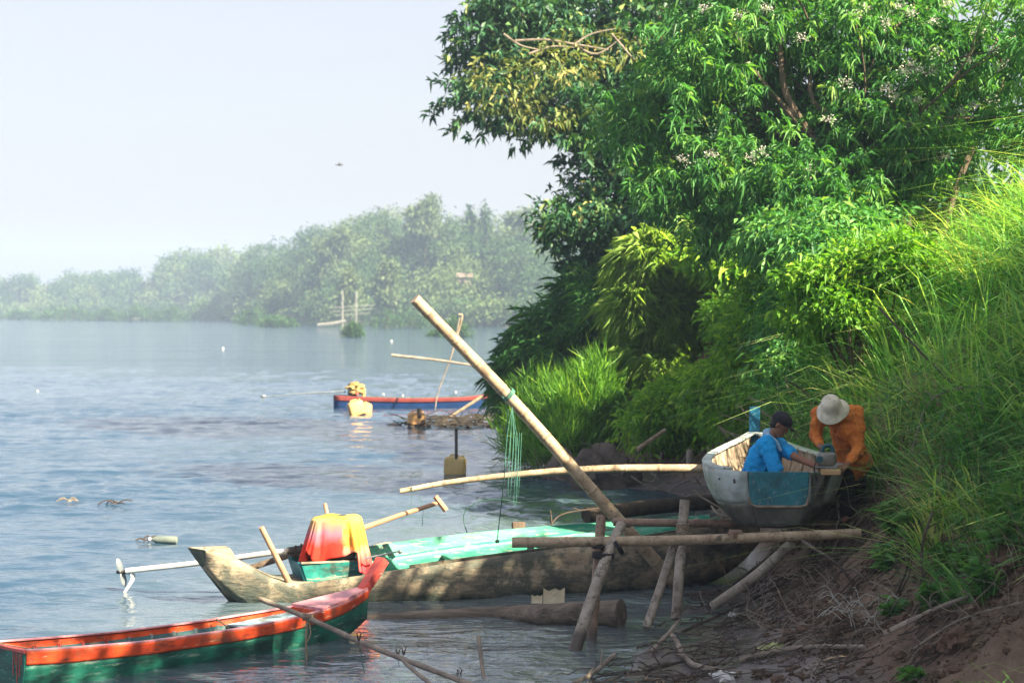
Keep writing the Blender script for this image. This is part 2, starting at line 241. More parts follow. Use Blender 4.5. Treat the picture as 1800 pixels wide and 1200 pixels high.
nt.links.new(mth('ADD', n2, n1), bp.inputs['Height']); nt.links.new(bp.outputs[0], b.inputs['Normal'])
M['far_ground'] = noisy('far_ground', [(.3, (.05, .06, .03)), (.7, (.12, .11, .06))], .1, .95, 0)

# ---------------------------------------------------------------- helpers
def link(o): C.objects.link(o); return o
def tag(o, label=None, cat=None, group=None, kind=None):
    for k, v in (('label', label), ('category', cat), ('group', group), ('kind', kind)):
        if v: o[k] = v
    return o
def thing(name, label, cat, loc=(0, 0, 0), rz=0, group=None, rot=None):
    o = link(bpy.data.objects.new(name, None)); o.location = loc; o.rotation_euler = rot or (0, 0, rz); o.empty_display_size = .2
    return tag(o, label, cat, group)
def np_mesh(name, V, Fc, m, parent=None, rnd=None, smooth=False, origin=None):
    V = np.asarray(V, dtype=np.float32); Fc = np.asarray(Fc, dtype=np.int32)
    if origin is not None: V = V - np.array(origin, dtype=np.float32)
    me = bpy.data.meshes.new(name); k = Fc.shape[1]
    me.vertices.add(len(V)); me.vertices.foreach_set('co', V.ravel())
    me.loops.add(Fc.size); me.loops.foreach_set('vertex_index', Fc.ravel())
    me.polygons.add(len(Fc)); me.polygons.foreach_set('loop_start', np.arange(0, Fc.size, k, dtype=np.int32))
    me.polygons.foreach_set('loop_total', np.full(len(Fc), k, dtype=np.int32))
    if smooth: me.polygons.foreach_set('use_smooth', np.ones(len(Fc), dtype=bool))
    me.update(calc_edges=True); me.validate()
    if rnd is not None:
        a = me.attributes.new('rnd', 'FLOAT', 'POINT'); a.data.foreach_set('value', np.asarray(rnd, dtype=np.float32))
    me.materials.append(m)
    o = link(bpy.data.objects.new(name, me)); o.parent = parent
    if origin is not None and parent is None: o.location = origin
    return o
class MB:
    def __init__(s): s.v = []; s.f = []; s.r = []
    def add(s, vs, fs, r=None):
        n = len(s.v); s.v += [tuple(x) for x in vs]; s.f += [tuple(i + n for i in f) for f in fs]
        s.r += list(r) if r is not None else [0.] * len(vs)
    def box(s, c, d, rz=0, R_=None):
        hx, hy, hz = d[0] / 2, d[1] / 2, d[2] / 2; vs = []
        for z in (-hz, hz):
            for x, y in ((-hx, -hy), (hx, -hy), (hx, hy), (-hx, hy)):
                p = Vector((x, y, z))
                if R_: p = R_ @ p
                elif rz: p = Vector((x * math.cos(rz) - y * math.sin(rz), x * math.sin(rz) + y * math.cos(rz), z))
                vs.append(Vector(c) + p)
        s.add(vs, [(3, 2, 1, 0), (4, 5, 6, 7), (0, 1, 5, 4), (1, 2, 6, 5), (2, 3, 7, 6), (3, 0, 4, 7)])
    def tube(s, pts, rad, n=8, cap=True, rv=None, sq=1.0):
        pts = [Vector(p) for p in pts]; k = len(pts)
        if not hasattr(rad, '__len__'): rad = [rad] * k
        vs = []; rr = []; up = None
        for i, p in enumerate(pts):
            d = (pts[min(i + 1, k - 1)] - pts[max(i - 1, 0)]).normalized()
            if up is None: up = d.orthogonal().normalized()
            a = (up - d * up.dot(d)).normalized(); up = a; bb = d.cross(a)
            for j in range(n):
                t = 2 * PI * j / n; vs.append(p + (a * math.cos(t) + bb * math.sin(t) * sq) * rad[i]); rr.append(rv[i] if rv else 0.)
        fs = [(i * n + j, i * n + (j + 1) % n, (i + 1) * n + (j + 1) % n, (i + 1) * n + j) for i in range(k - 1) for j in range(n)]
        if cap: fs += [tuple(range(n - 1, -1, -1)), tuple((k - 1) * n + j for j in range(n))]
        s.add(vs, fs, rr)
    def plate(s, pts, thick):
        """flat polygon given a thickness vector"""
        n = len(pts); t = Vector(thick); vs = [Vector(p) for p in pts] + [Vector(p) + t for p in pts]
        s.add(vs, [tuple(range(n - 1, -1, -1)), tuple(range(n, 2 * n))] + [(i, (i + 1) % n, n + (i + 1) % n, n + i) for i in range(n)])
    def ell(s, c, r, nu=14, nv=9, wob=0, seed=0, e=1.0, R_=None):
        vs = []; c = Vector(c)
        pw = lambda x: math.copysign(abs(x) ** e, x)
        for i in range(nv + 1):
            ph = PI * i / nv
            for j in range(nu):
                t = 2 * PI * j / nu; d = Vector((pw(math.sin(ph)) * pw(math.cos(t)), pw(math.sin(ph)) * pw(math.sin(t)), pw(math.cos(ph))))
                k = 1 + (wob * mn.noise(d * 2.3 + Vector((seed, seed, 0))) if wob else 0)
                p = Vector((d.x * r[0], d.y * r[1], d.z * r[2])) * k
                vs.append(c + (R_ @ p if R_ else p))
        s.add(vs, [(i * nu + j, (i + 1) * nu + j, (i + 1) * nu + (j + 1) % nu, i * nu + (j + 1) % nu) for i in range(nv) for j in range(nu)])
    def build(s, name, m, parent=None, local=False, smooth=True, bevel=0, origin=None, sub=0, auto=True):
        if parent is not None and not local:
            o_ = Vector((0, 0, 0)); q = parent
            while q is not None: o_ += q.location; q = q.parent
        elif origin is not None: o_ = Vector(origin)
        else: o_ = Vector((0, 0, 0))
        me = bpy.data.meshes.new(name); me.from_pydata([(v[0] - o_.x, v[1] - o_.y, v[2] - o_.z) for v in s.v], [], s.f)
        import bmesh
        bm = bmesh.new(); bm.from_mesh(me); bmesh.ops.recalc_face_normals(bm, faces=bm.faces); bm.to_mesh(me); bm.free()
        a = me.attributes.new('rnd', 'FLOAT', 'POINT'); a.data.foreach_set('value', np.array(s.r, dtype=np.float32))
        me.materials.append(M[m]); me.polygons.foreach_set('use_smooth', np.full(len(me.polygons), smooth)); me.update()
        if smooth and auto: me.set_sharp_from_angle(angle=R(42))
        o = link(bpy.data.objects.new(name, me)); o.parent = parent
        if parent is None: o.location = o_
        if bevel:
            b_ = o.modifiers.new('b', 'BEVEL'); b_.width = bevel; b_.segments = 2; b_.limit_method = 'ANGLE'; b_.angle_limit = R(40)
        if sub: q = o.modifiers.new('s', 'SUBSURF'); q.levels = q.render_levels = sub
        return o
def curve(pts, n=16):
    """Catmull-Rom through points"""
    pts = [Vector(p) for p in pts]
    if len(pts) == 2: return [pts[0].lerp(pts[1], i / (n - 1)) for i in range(n)]
    e = [pts[0] * 2 - pts[1]] + pts + [pts[-1] * 2 - pts[-2]]; out = []
    for s in range(len(pts) - 1):
        p0, p1, p2, p3 = e[s:s + 4]; k = max(2, n // (len(pts) - 1))
        for i in range(k):
            t = i / k; out.append(.5 * ((2 * p1) + (p2 - p0) * t + (2 * p0 - 5 * p1 + 4 * p2 - p3) * t * t + (3 * p1 - p0 - 3 * p2 + p3) * t ** 3))
    out.append(pts[-1]); return out
def bamboo(mb, pts, r0, r1, spacing=.38, wetz=None, n=12):
    """culm with swollen, darker nodes; a dark wet foot where it stands in water"""
    path = curve(pts, 40); L = [0]
    for a, b_ in zip(path, path[1:]): L.append(L[-1] + (b_ - a).length)
    T = L[-1]; ss = []; s = random.uniform(.1, spacing)
    base = list(np.arange(0, T, .12)) + [T]
    for x in base: ss.append((x, 0))
    while s < T:
        ss += [(s - .022, 0), (s - .009, .25), (s, 1), (s + .009, .45), (s + .03, 0)]; s += spacing * random.uniform(.85, 1.15)
    ss = sorted((x, k) for x, k in ss if 0 <= x <= T); P_ = []; Rr = []; rv = []
    last = -1
    for x, k in ss:
        if x - last < .004: continue
        last = x; i = min(max(np.searchsorted(L, x) - 1, 0), len(path) - 2); t = (x - L[i]) / max(L[i + 1] - L[i], 1e-6)
        p = path[i].lerp(path[i + 1], min(max(t, 0), 1)); P_.append(p); Rr.append((r0 + (r1 - r0) * x / T) * (1 + .09 * (k > 0) * k))
        q = .32 * k
        if wetz is not None and p.z < wetz: q = .9
        rv.append(q)
    mb.tube(P_, Rr, n, rv=rv)
# ---------------------------------------------------------------- ground shape
YS = [-40, 5, 12, 15, 17, 19, 21, 23, 25, 28, 31, 34.5, 36, 37.3, 40, 44, 48, 55, 60, 72, 90, 130, 200]
XS = [3, 2, .6, .55, .95, 1.35, 1.9, 2.3, 2.75, 3.1, 3.3, 3.0, 1.6, .9, .3, 0, -.25, -.7, -1.1, -.5, 0, 3, 10]
YB = [-40, 5, 12, 14, 16, 18, 20, 22, 25, 28, 31, 35, 38, 42, 48, 55, 60, 72, 90, 130, 200]
XB = [7, 5.4, 4.7, 4.3, 4.05, 3.75, 3.6, 3.45, 3.35, 3.6, 4.2, 4.2, 2.6, 1.6, .9, .6, .4, .6, 2, 6, 14]
def hgt(x, y):
    xs = np.interp(y, YS, XS); xb = np.interp(y, YB, XB)
    if x < xs: return -min((xs - x) * .3, 1.)
    if x < xb: return .98 * ((x - xs) / max(xb - xs, .2)) ** 2.5
    return .98 + 6. * (1 - math.exp(-(x - xb) * 1.10 / 6.))
def ground_z(x, y):
    z = hgt(x, y); p = Vector((x, y, 0))
    k = min(max((z - .05) / .5, 0), 1)
    return z + mn.fractal(p * .9, 1, 2, 5) * .20 * k + mn.noise(p * 3.2) * .08 * k + mn.noise(p * 7.5) * .035 * k + mn.noise(p * 1.1) * .035
xsg = np.concatenate([np.arange(-5, 8, .09), np.arange(8, 16, .35), np.arange(16, 90, 4.)])
ysg = np.concatenate([np.arange(-40, 11, 1.5), np.arange(11, 27, .1), np.arange(27, 60, .3), np.arange(60, 201, 2.5)])
V = np.array([(x, y, ground_z(x, y)) for y in ysg for x in xsg]); nx = len(xsg)
ii = (np.arange(len(ysg) - 1)[:, None] * nx + np.arange(nx - 1)[None]).ravel()
tag(np_mesh('ground', V, np.stack([ii, ii + 1, ii + nx + 1, ii + nx], 1), M['ground'], smooth=True), kind='structure')
wr_ = np.random.default_rng(3)
def waves(x, y):
    z = np.zeros_like(x); lam = np.exp(wr_.uniform(math.log(.22), math.log(2.6), 70)); th = R(100) + wr_.normal(size=70) * .62; ph = wr_.uniform(0, 6.28, 70)
    mod = .75 + .35 * np.sin(x * .23 + y * .11 + 1) * np.sin(y * .17 - x * .05) + .2 * np.sin(x * .6 - y * .35)
    for l, t, p in zip(lam, th, ph): z += .0040 * l ** .9 * np.sin((x * np.cos(t) + y * np.sin(t)) * 2 * PI / l + p + .6 * np.sin(x * .9 + p))
    return z * mod * np.clip((y - 12) / 12, .38, 1)
yg = [10.]
while yg[-1] < 120: yg.append(yg[-1] + max(.035, yg[-1] ** 2 * .00009))
yg = np.array(yg); xg = np.linspace(-1, 1, 620)
Y, X = np.meshgrid(yg, xg, indexing='ij'); X = X * (Y * .30 + 3) - 1.5
fade = np.clip((120 - Y) / 30, 0, 1) * np.clip((Y - 10) / 2, 0, 1) * np.clip((1 - np.abs(np.meshgrid(yg, xg, indexing='ij')[1])) * 12, 0, 1)
Z = waves(X, Y) * fade; V = np.stack([X, Y, Z], 2).reshape(-1, 3); nx = len(xg); ii = (np.arange(len(yg) - 1)[:, None] * nx + np.arange(nx - 1)[None]).ravel()
Fw = np.stack([ii, ii + 1, ii + nx + 1, ii + nx], 1); k0 = len(V); c = [0, nx - 1, k0 - 1, k0 - nx]   # corners of the rippled part, ringed by open water
out_ = np.array([(-900, -60, 0), (900, -60, 0), (900, 1500, 0), (-900, 1500, 0)]); V = np.concatenate([V, out_])
Fo = [(k0, k0 + 1, c[1], c[0]), (k0 + 1, k0 + 2, c[2], c[1]), (k0 + 2, k0 + 3, c[3], c[2]), (k0 + 3, k0, c[0], c[3])]
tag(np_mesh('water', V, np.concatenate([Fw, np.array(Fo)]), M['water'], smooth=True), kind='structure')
# far bank
def farshore(x): return np.interp(x, [-400, -250, -190, -130, -95, -65, -45, -20, 0, 60, 200], [860, 800, 750, 700, 655, 520, 430, 400, 378, 366, 350])
fx = np.arange(-420, 240, 10.); fy = np.arange(350, 1250, 15.)
V = []
for y in fy:
    for x in fx:
        d = y - farshore(x); z = -1.2 if d < -15 else (d * .08 if d < 0 else min(d * .13, 14) + mn.noise(Vector((x * .03, y * .03, 0))) * min(d * .03, 3)); V.append((x, y, z))
nx = len(fx); ii = (np.arange(len(fy) - 1)[:, None] * nx + np.arange(nx - 1)[None]).ravel()
tag(np_mesh('hills', np.array(V), np.stack([ii, ii + 1, ii + nx + 1, ii + nx], 1), M['far_ground'], smooth=True), kind='structure')

# ---------------------------------------------------------------- foliage makers
def unit(a): return a / np.maximum(np.linalg.norm(a, axis=1, keepdims=True), 1e-9)
def leaves(Cn, Dr, L, W, rnd, fold=.25, droop=.15):
    n = len(Cn); Dr = unit(Dr); up = unit(rng.normal(size=(n, 3)) * .6 + np.array([0, 0, 1.]))
    S = unit(np.cross(Dr, up)); Nn = np.cross(S, Dr); L = np.broadcast_to(L, n)[:, None]; W = np.broadcast_to(W, n)[:, None]
    z = np.array([[0, 0, 1.]])
    a = Cn; m_ = Cn + Dr * L * .42; t = Cn + Dr * L - z * L * droop
    V = np.stack([a, m_ + S * W * .5 + Nn * W * fold, t, m_ - S * W * .5 + Nn * W * fold], 1).reshape(-1, 3)
    i = np.arange(n)[:, None] * 4
    Fc = np.concatenate([i + [0, 1, 2], i + [0, 2, 3]], 1).reshape(-1, 3)
    return V, Fc, np.repeat(np.clip(rnd, 0, 1), 4)
def blades(Cn, H, W, lean, rnd, bend=.5):
    """arching grass blades, three quads each"""
    n = len(Cn); H = np.broadcast_to(H, n)[:, None]; W = np.broadcast_to(W, n)[:, None]; lean = np.asarray(lean)
    side = unit(np.cross(lean + 1e-6, np.array([[0, 0, 1.]])) + rng.normal(size=(n, 3)) * .5 * [1, 1, 0]); out = []
    b_ = np.broadcast_to(bend, n)[:, None]
    for t, wd in ((0, .8), (.38, 1), (.75, .7), (1, .08)):
        c = Cn + np.array([[0, 0, 1.]]) * H * (t - b_ * .62 * t ** 3) + lean * H * (t * .25 + b_ * t ** 2 * .8)
        out += [c - side * W * wd / 2, c + side * W * wd / 2]
    V = np.stack(out, 1).reshape(-1, 3); i = np.arange(n)[:, None] * 8
    Fc = np.concatenate([i + [0, 1, 3, 2], i + [2, 3, 5, 4], i + [4, 5, 7, 6]], 1).reshape(-1, 4)
    return V, Fc, np.repeat(np.clip(rnd, 0, 1), 8)
def merge(parts):
    V = []; Fc = []; r = []; n = 0
    for v, f, q in parts: V.append(v); Fc.append(f + n); r.append(q); n += len(v)
    return np.concatenate(V), np.concatenate(Fc), np.concatenate(r)
def tips(lobes, n, shell=.55, lump=.25, flat=0):
    """twig tips spread through the lobes, more near their outside"""
    vol = np.array([l[1][0] * l[1][1] * l[1][2] for l in lobes]) ** .7; k = rng.choice(len(lobes), n, p=vol / vol.sum())
    c = np.array([l[0] for l in lobes], float)[k]; r = np.array([l[1] for l in lobes], float)[k]
    d = unit(rng.normal(size=(n, 3))); s = shell + (1 - shell) * rng.random(n) ** .6
    lm = np.array([mn.noise(Vector(x * 2.2) + Vector((float(q) * 7.1, 0, 0))) for x, q in zip(d, k)])
    s = s * (1 + lump * lm * 1.6)
    return c + d * r * s[:, None], d, k
def crown(name, lobes, ntw, per, L, W, m, parent=None, origin=None, droop=.5, spread=.35, tr=.25, shell=.5, lump=.3, rb=.35, fold=.25, ld=.15, outb=.8):
    T, d, k = tips(lobes, ntw, shell, lump); n = ntw * per
    cr = rng.normal(size=ntw) * .20 + rb
    c = np.repeat(T, per, 0) + rng.normal(size=(n, 3)) * tr * np.array([1, 1, .6])
    dr = np.repeat(d, per, 0) * outb + rng.normal(size=(n, 3)) * spread * 2 + np.array([0, 0, -droop])
    V, Fc, r = leaves(c, dr, L * rng.uniform(.45, 1.4, n), W * rng.uniform(.6, 1.3, n), np.repeat(cr, per) + rng.normal(size=n) * .13, fold, ld)
    o_ = origin
    if parent is not None: V = V - np.array(parent.location)
    return np_mesh(name, V, Fc, M[m], parent, r, origin=o_ if parent is None else None), T
def branches(name, parent, base, targets, r0, m='bark', sag=.1, n=7, r1=.012):
    mb = MB(); base = Vector(base)
    for t in targets:
        t = Vector(t); a = base.lerp(t, .5) + Vector((random.uniform(-1, 1), random.uniform(-1, 1), random.uniform(0, 1))) * (t - base).length * sag
        p = curve([base, a, t], 10); rr = r0 * random.uniform(.6, 1)
        mb.tube(p, [rr + (r1 - rr) * i / (len(p) - 1) for i in range(len(p))], n)
    return mb.build(name, m, parent)
# ---------------------------------------------------------------- far forest (one mass) and its ground line
SU = [-400, -200, 0, 60, 120, 200, 240, 270, 310, 345, 400, 440, 480, 540, 590, 600, 660, 720, 790, 830, 860, 920, 1000, 1200, 1600]
SV = [488, 488, 485, 480, 478, 480, 474, 462, 447, 437, 435, 440, 420, 404, 398, 384, 362, 352, 352, 374, 384, 372, 372, 380, 390]
def mass(n_tr, urange, leafsz, per):
    lob = []
    tries = 0
    while len(lob) < n_tr and tries < n_tr * 30:
        tries += 1
        u = random.uniform(*urange); row = random.random() ** .8
        x0 = (u - 900) / F * 450; D = None
        for _ in range(12):
            D = farshore(x0); x0 = (u - 900) / F * D
        dd = row * (70 + 30 * random.random()); D = D + 3 + dd; x = (u - 900) / F * D
        zt = CAMZ + (545 - np.interp(u, SU, SV)) / F * D
        k = .30 + .70 * min(row * 1.25, 1) ** .8; z = max(zt * k * random.uniform(.86, 1.0), 4) if row < .8 else zt * random.uniform(.86, 1.01)
        r = random.uniform(2.6, 8.0) * (.6 + .4 * min(zt / 22, 1))
        lob.append(((x, D, z - r * .8), (r, r, r * .85)))
        zz_ = z - r * 1.6
        while zz_ > 2 and random.random() < .75:
            lob.append(((x + random.uniform(-3, 3), D - random.uniform(0, 3), zz_), (r * 1.1, r, r * .9))); zz_ -= r * 1.1
    for _ in range(n_tr // 2):   # low fringe along the shore
        u = random.uniform(*urange); x = (u - 900) / F * 450
        for _k in range(12): D = farshore(x); x = (u - 900) / F * D
        D += random.uniform(0, 9); r = random.uniform(1.6, 3.6); lob.append((((u - 900) / F * D, D, r * .6), (r * 1.6, r, r)))
    return lob
def mass_leaves(lob, ntw, per, L, W, tr):
    T, d, k = tips(lob, ntw, .72, .3); n = ntw * per
    lr = rng.uniform(.0, .95, len(lob))[k] + rng.normal(size=ntw) * .1
    c = np.repeat(T, per, 0) + rng.normal(size=(n, 3)) * tr
    dr = np.repeat(d, per, 0) + rng.normal(size=(n, 3)) * .9
    return leaves(c, dr, L * rng.uniform(.6, 1.3, n), W * rng.uniform(.7, 1.2, n), np.repeat(lr, per) + rng.normal(size=n) * .03)
lob = mass(230, (380, 1300), 0, 0)
V, Fc, r = mass_leaves(lob, 50000, 6, .75, .5, .7)
tag(np_mesh('forest', V, Fc, M['far_leaf'], rnd=r), 'hazy wooded hillside across the water behind the leaning pole', 'forest', kind='stuff')
lob = mass(150, (-260, 460), 0, 0)
V, Fc, r = mass_leaves(lob, 28000, 6, 1.1, .7, 1.)
tag(np_mesh('distant_forest', V, Fc, M['far_leaf'], rnd=r), 'faint blue tree line on the far left horizon', 'forest', kind='stuff')
def far_tree(u, vt, vb, D, wpx, m, label, name='tree', per=6, lf=.9, n=500, slim=False):
    top = P(u, vt, D); bot = P(u, vb, D); x = top.x; h = top.z - bot.z; rw = wpx / F * D / 2
    t = thing(name, label, 'tree', (x, D, bot.z)); lb = []
    for i in range(9):
        f = .35 + .6 * i / 8; k = math.sin(PI * min(max((f - .2) / .85, .05), 1)) ** .6
        lb.append(((x + random.uniform(-.5, .5) * rw * k, D + random.uniform(-.5, .5) * rw, bot.z + h * f), (rw * .55 * k, rw * .55 * k, h * .13)))
    crown('crown', lb, n, per, lf, lf * .6, m, t, tr=.5, droop=.2, shell=.4)
    mb = MB(); mb.tube(curve([bot, (x + .4, D, bot.z + h * .4), (x, D, bot.z + h * .85)], 8), [.35, .33, .3, .28, .25, .2, .15, .1, .06], 7); mb.build('trunk', 'bark', t)
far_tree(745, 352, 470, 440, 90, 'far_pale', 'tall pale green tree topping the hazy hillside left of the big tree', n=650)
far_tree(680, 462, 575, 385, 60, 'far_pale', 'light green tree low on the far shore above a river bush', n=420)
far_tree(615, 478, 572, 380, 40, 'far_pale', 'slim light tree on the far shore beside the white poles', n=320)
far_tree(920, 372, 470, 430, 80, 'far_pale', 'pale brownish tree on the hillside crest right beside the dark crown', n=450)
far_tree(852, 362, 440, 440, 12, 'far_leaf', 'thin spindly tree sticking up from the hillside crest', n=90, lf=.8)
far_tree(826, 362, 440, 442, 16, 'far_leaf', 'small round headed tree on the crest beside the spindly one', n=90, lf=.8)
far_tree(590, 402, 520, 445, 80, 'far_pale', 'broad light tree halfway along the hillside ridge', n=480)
# river bushes
for i, (u, vb, wd, ht, lab) in enumerate([
    (620, 592, 32, 27, 'small upright bush standing alone in the river below the white poles'),
    (708, 577, 92, 34, 'wide low bush on the water left of the leaning pole tip'),
    (800, 592, 52, 34, 'spiky green bush in the river just right of the leaning pole'),
    (768, 591, 26, 11, 'tiny flat bush touching the leaning pole out in the river'),
    (445, 571, 52, 29, 'rounded bush at the left end of the mid river clump'),
    (488, 575, 66, 18, 'low flat bush at the right end of the mid river clump'),
    (362, 561, 78, 26, 'bushy islet at the foot of the distant wooded point'),
    (300, 562, 46, 21, 'small bush over a sandy patch on the distant shore'),
    (243, 562, 82, 21, 'long low bush with pale sand under it on the distant shore'),
    (188, 561, 44, 17, 'short bush between two long ones on the distant shore'),
    (118, 561, 92, 21, 'broad dark bush on the distant shore at left'),
    (38, 559, 50, 15, 'small far bush near the left edge of the picture')]):
    g = G(u, vb + (3 if u < 420 else 0)); D = g.y; s = D / F; t = thing('river_bush', lab, 'bush', (g.x, D, 0), group='bushes standing in the river'); rw = wd * s * .55; h = ht * s * (1.5 if u < 420 else 1.2); lb = []
    for j in range(7):
        o_ = -1 + 2 * j / 6; hh = h * (1 - .45 * abs(o_) ** 2) * random.uniform(.75, 1)
        lb.append(((g.x + o_ * rw * .78, D + random.uniform(-.4, .4) * rw, hh * .45), (rw * .33, rw * .4, hh * .55)))
    crown('foliage', lb, 260, 6, 5 * s, 2.2 * s, 'far_bush', t, droop=-.7, tr=2.2 * s, shell=.3)
    for j in range(4): x = g.x + random.uniform(-.6, .6) * rw; mb = MB(); mb.tube([(x, D, -.2), (x + random.uniform(-.3, .3), D, h * .5)], .5 * s, 5); mb.build('stem', 'bark', t)
# pale frame of poles on the far shore, a house in the trees and a landing raft
t = thing('pole_frame', 'tall white pole frame with crossbars on the far shore', 'pole frame', P(612, 572, 370)); mb = MB()
for u in (602, 626): mb.tube([P(u, 574, 370), P(u, 512, 370)], .16, 6)
mb.build('post', 'pole_pale', t); mb = MB()
for v, a, b_ in ((538, 580, 660), (545, 585, 655), (552, 590, 650)): mb.tube([P(a, v + 3, 370), P(b_, v - 2, 370)], .08, 5)
mb.build('crossbar', 'pole_pale', t)
mb = MB(); mb.tube(curve([P(558, 571, 368), P(580, 569, 368), P(608, 564, 368)], 8), .3, 6); tag(mb.build('landing_raft', 'pole_pale', origin=P(580, 571, 368)), 'pale raft slanting onto the far shore beneath the pole frame', 'raft')
t = thing('house', 'small pale house peeping out of the hillside trees', 'house', P(817, 500, 412)); c = P(817, 494, 412)
mb = MB(); mb.box(c, (2.6, 3, 1.6)); mb.build('wall', 'house_wall', t, smooth=False)
mb = MB(); x, y, z = c; mb.add([(x - 1.7, y - 2, z + .8), (x + 1.7, y - 2, z + .8), (x + 1.7, y + 2, z + .8), (x - 1.7, y + 2, z + .8), (x - 1.7, y, z + 1.7), (x + 1.7, y, z + 1.7)], [(0, 1, 5, 4), (2, 3, 4, 5), (0, 4, 3), (1, 2, 5), (3, 2, 1, 0)]); mb.build('roof', 'house_roof', t, smooth=False)
mb = MB(); mb.box(c + Vector((-.4, -1.53, -.1)), (.6, .06, .7)); mb.build('window', 'metal_dark', t, smooth=False)

#%%MID
# ---------------------------------------------------------------- big dark tree
def lobesP(lst): return [(tuple(P(u, v, D)), (ru / F * D, rd, rv / F * D)) for u, v, D, ru, rv, rd in lst]
Dt = 46
tr = thing('broadleaf_tree', 'large dark broadleaf tree leaning out over the river at top centre', 'tree', (5.2, 47, 3.5))
lb = lobesP([(850, 175, Dt, 75, 62, 1.1), (900, 95, Dt + 1, 110, 60, 1.5), (1000, 190, Dt, 110, 70, 1.6), (1000, 60, Dt + 1, 120, 80, 1.6), (860, 50, Dt, 60, 50, 1), (900, 10, Dt, 90, 40, 1),
             (1120, 120, Dt + 1, 110, 110, 1.8), (1110, 260, Dt, 110, 70, 1.6), (1040, 240, Dt, 60, 40, 1), (1060, 320, Dt, 75, 40, 1.1), (1060, 400, Dt - .5, 110, 62, 1.6), (990, 385, Dt - .5, 48, 42, .9), (1050, 460, Dt - .5, 75, 32, 1.1), (1180, 380, Dt, 110, 90, 1.8),
             (1220, 250, Dt + 1, 120, 120, 2), (1250, 60, Dt + 2, 140, 110, 2), (1100, -60, Dt + 2, 260, 90, 2.5)])
o, T = crown('crown', lb, 6000, 9, .23, .088, 'dark_leaf', tr, droop=.45, tr=.07, spread=.42, lump=.6, shell=.45, rb=.38, outb=.5)
pk = [tuple(T[i]) for i in rng.choice(len(T), 60, replace=False)]
mb = MB(); mb.tube(curve([(5.2, 47, 1.5), (4.8, 47, 5), (4.0, 46.8, 7.5), (3.4, 46.5, 10.5), (3.6, 46.5, 13)], 24), [.42 - .012 * i for i in range(25)], 10); mb.build('trunk', 'bark', tr)
lm = [l[0] for l in lb]
branches('limb', tr, (4.6, 47, 6.2), lm[:8] + lm[9:14:2], .16, r1=.03, sag=.12); branches('branch', tr, (3.9, 46.8, 8.0), pk[:40], .08, sag=.15)
mb = MB()
for a in ([(905, 72), (960, 70), (1010, 78), (1070, 88)], [(1010, 78), (1040, 60), (1085, 50)], [(1010, 80), (1050, 95), (1095, 65)], [(930, 95), (970, 82), (1010, 84)], [(1075, 60), (1110, 100)], [(885, 60), (915, 80), (950, 88)]):
    mb.tube(curve([P(u, v, Dt - 2.3) for u, v in a], 8), [.028, .026, .024, .022, .02, .018, .015, .012, .010, .008][:len(curve([P(u, v, Dt) for u, v in a], 8))], 6)
mb.build('bare_branch', 'twig_pale', tr)
o, _ = crown('yellow_lit_leaves', lobesP([(990, 110, Dt - 2, 75, 40, .9), (880, 150, Dt - 1.8, 60, 60, .8), (1090, 80, Dt - 1.5, 40, 30, .6), (960, 200, Dt - 1.5, 60, 30, .7)]), 150, 7, .2, .075, 'autumn_lit_leaf', tr, tr=.15, droop=.6)  # yellow leaves; their pale colour also paints the sunlit clump at left
tag(o, 'yellow and tan leaves round the bare branches, with a clump coloured as sunlit')
# flowering shrub tree (drooping lance leaves)
Df = 32
ft = thing('flowering_tree', 'tall shrubby tree with drooping lance leaves and white flower heads above the bank', 'tree', (6.2, 32, 3.8))
fl = lobesP([(1130, 210, Df + 1, 90, 90, 1.2), (1160, 330, Df, 60, 50, .8), (1230, 130, Df, 110, 90, 1.2), (1250, 300, Df, 110, 90, 1.2), (1330, 40, Df, 130, 80, 1.3), (1360, 180, Df + 1, 110, 100, 1.4), (1290, 400, Df, 100, 60, 1.1), (1400, 330, Df - 1, 110, 90, 1.2),
             (1480, 70, Df, 120, 100, 1.3), (1500, 230, Df, 120, 100, 1.3), (1520, 360, Df - 1, 110, 70, 1), (1620, 120, Df, 120, 110, 1.2), (1610, 260, Df - 1, 90, 90, .9), (1740, 90, Df, 110, 100, 1.1), (1720, 210, Df, 90, 70, .9), (1560, 20, Df, 110, 60, 1.1), (1835, 60, 29.5, 80, 130, .9), (1810, 235, 29.5, 70, 60, .7), (1400, -60, Df + 1, 300, 80, 1.6)])
fl2 = [l for l in fl]
_, T = crown('crown', fl2, 4900, 14, .175, .031, 'lance_leaf', ft, droop=.5, tr=.055, spread=.46, shell=.35, lump=.65, rb=.42, ld=.45, outb=.5)
mb = MB()
for a in ([(1600, 420), (1500, 300), (1420, 235), (1345, 150), (1300, 90)], [(1420, 235), (1380, 160), (1370, 70), (1360, 10)], [(1400, 440), (1440, 380), (1450, 330)], [(1600, 420), (1560, 250), (1430, 180), (1440, 40)], [(1650, 420), (1700, 280), (1760, 150), (1750, 60)], [(1620, 420), (1600, 200), (1610, 60)]):
    p = curve([P(u, v, Df - .4) for u, v in a], 16); mb.tube(p, [.075 - .055 * i / (len(p) - 1) for i in range(len(p))], 8)
mb.build('trunk', 'bark', ft)
pk = [tuple(T[i]) for i in rng.choice(len(T), 110, replace=False)]
branches('branch', ft, P(1500, 300, Df), pk, .03, sag=.18, r1=.006, n=5)
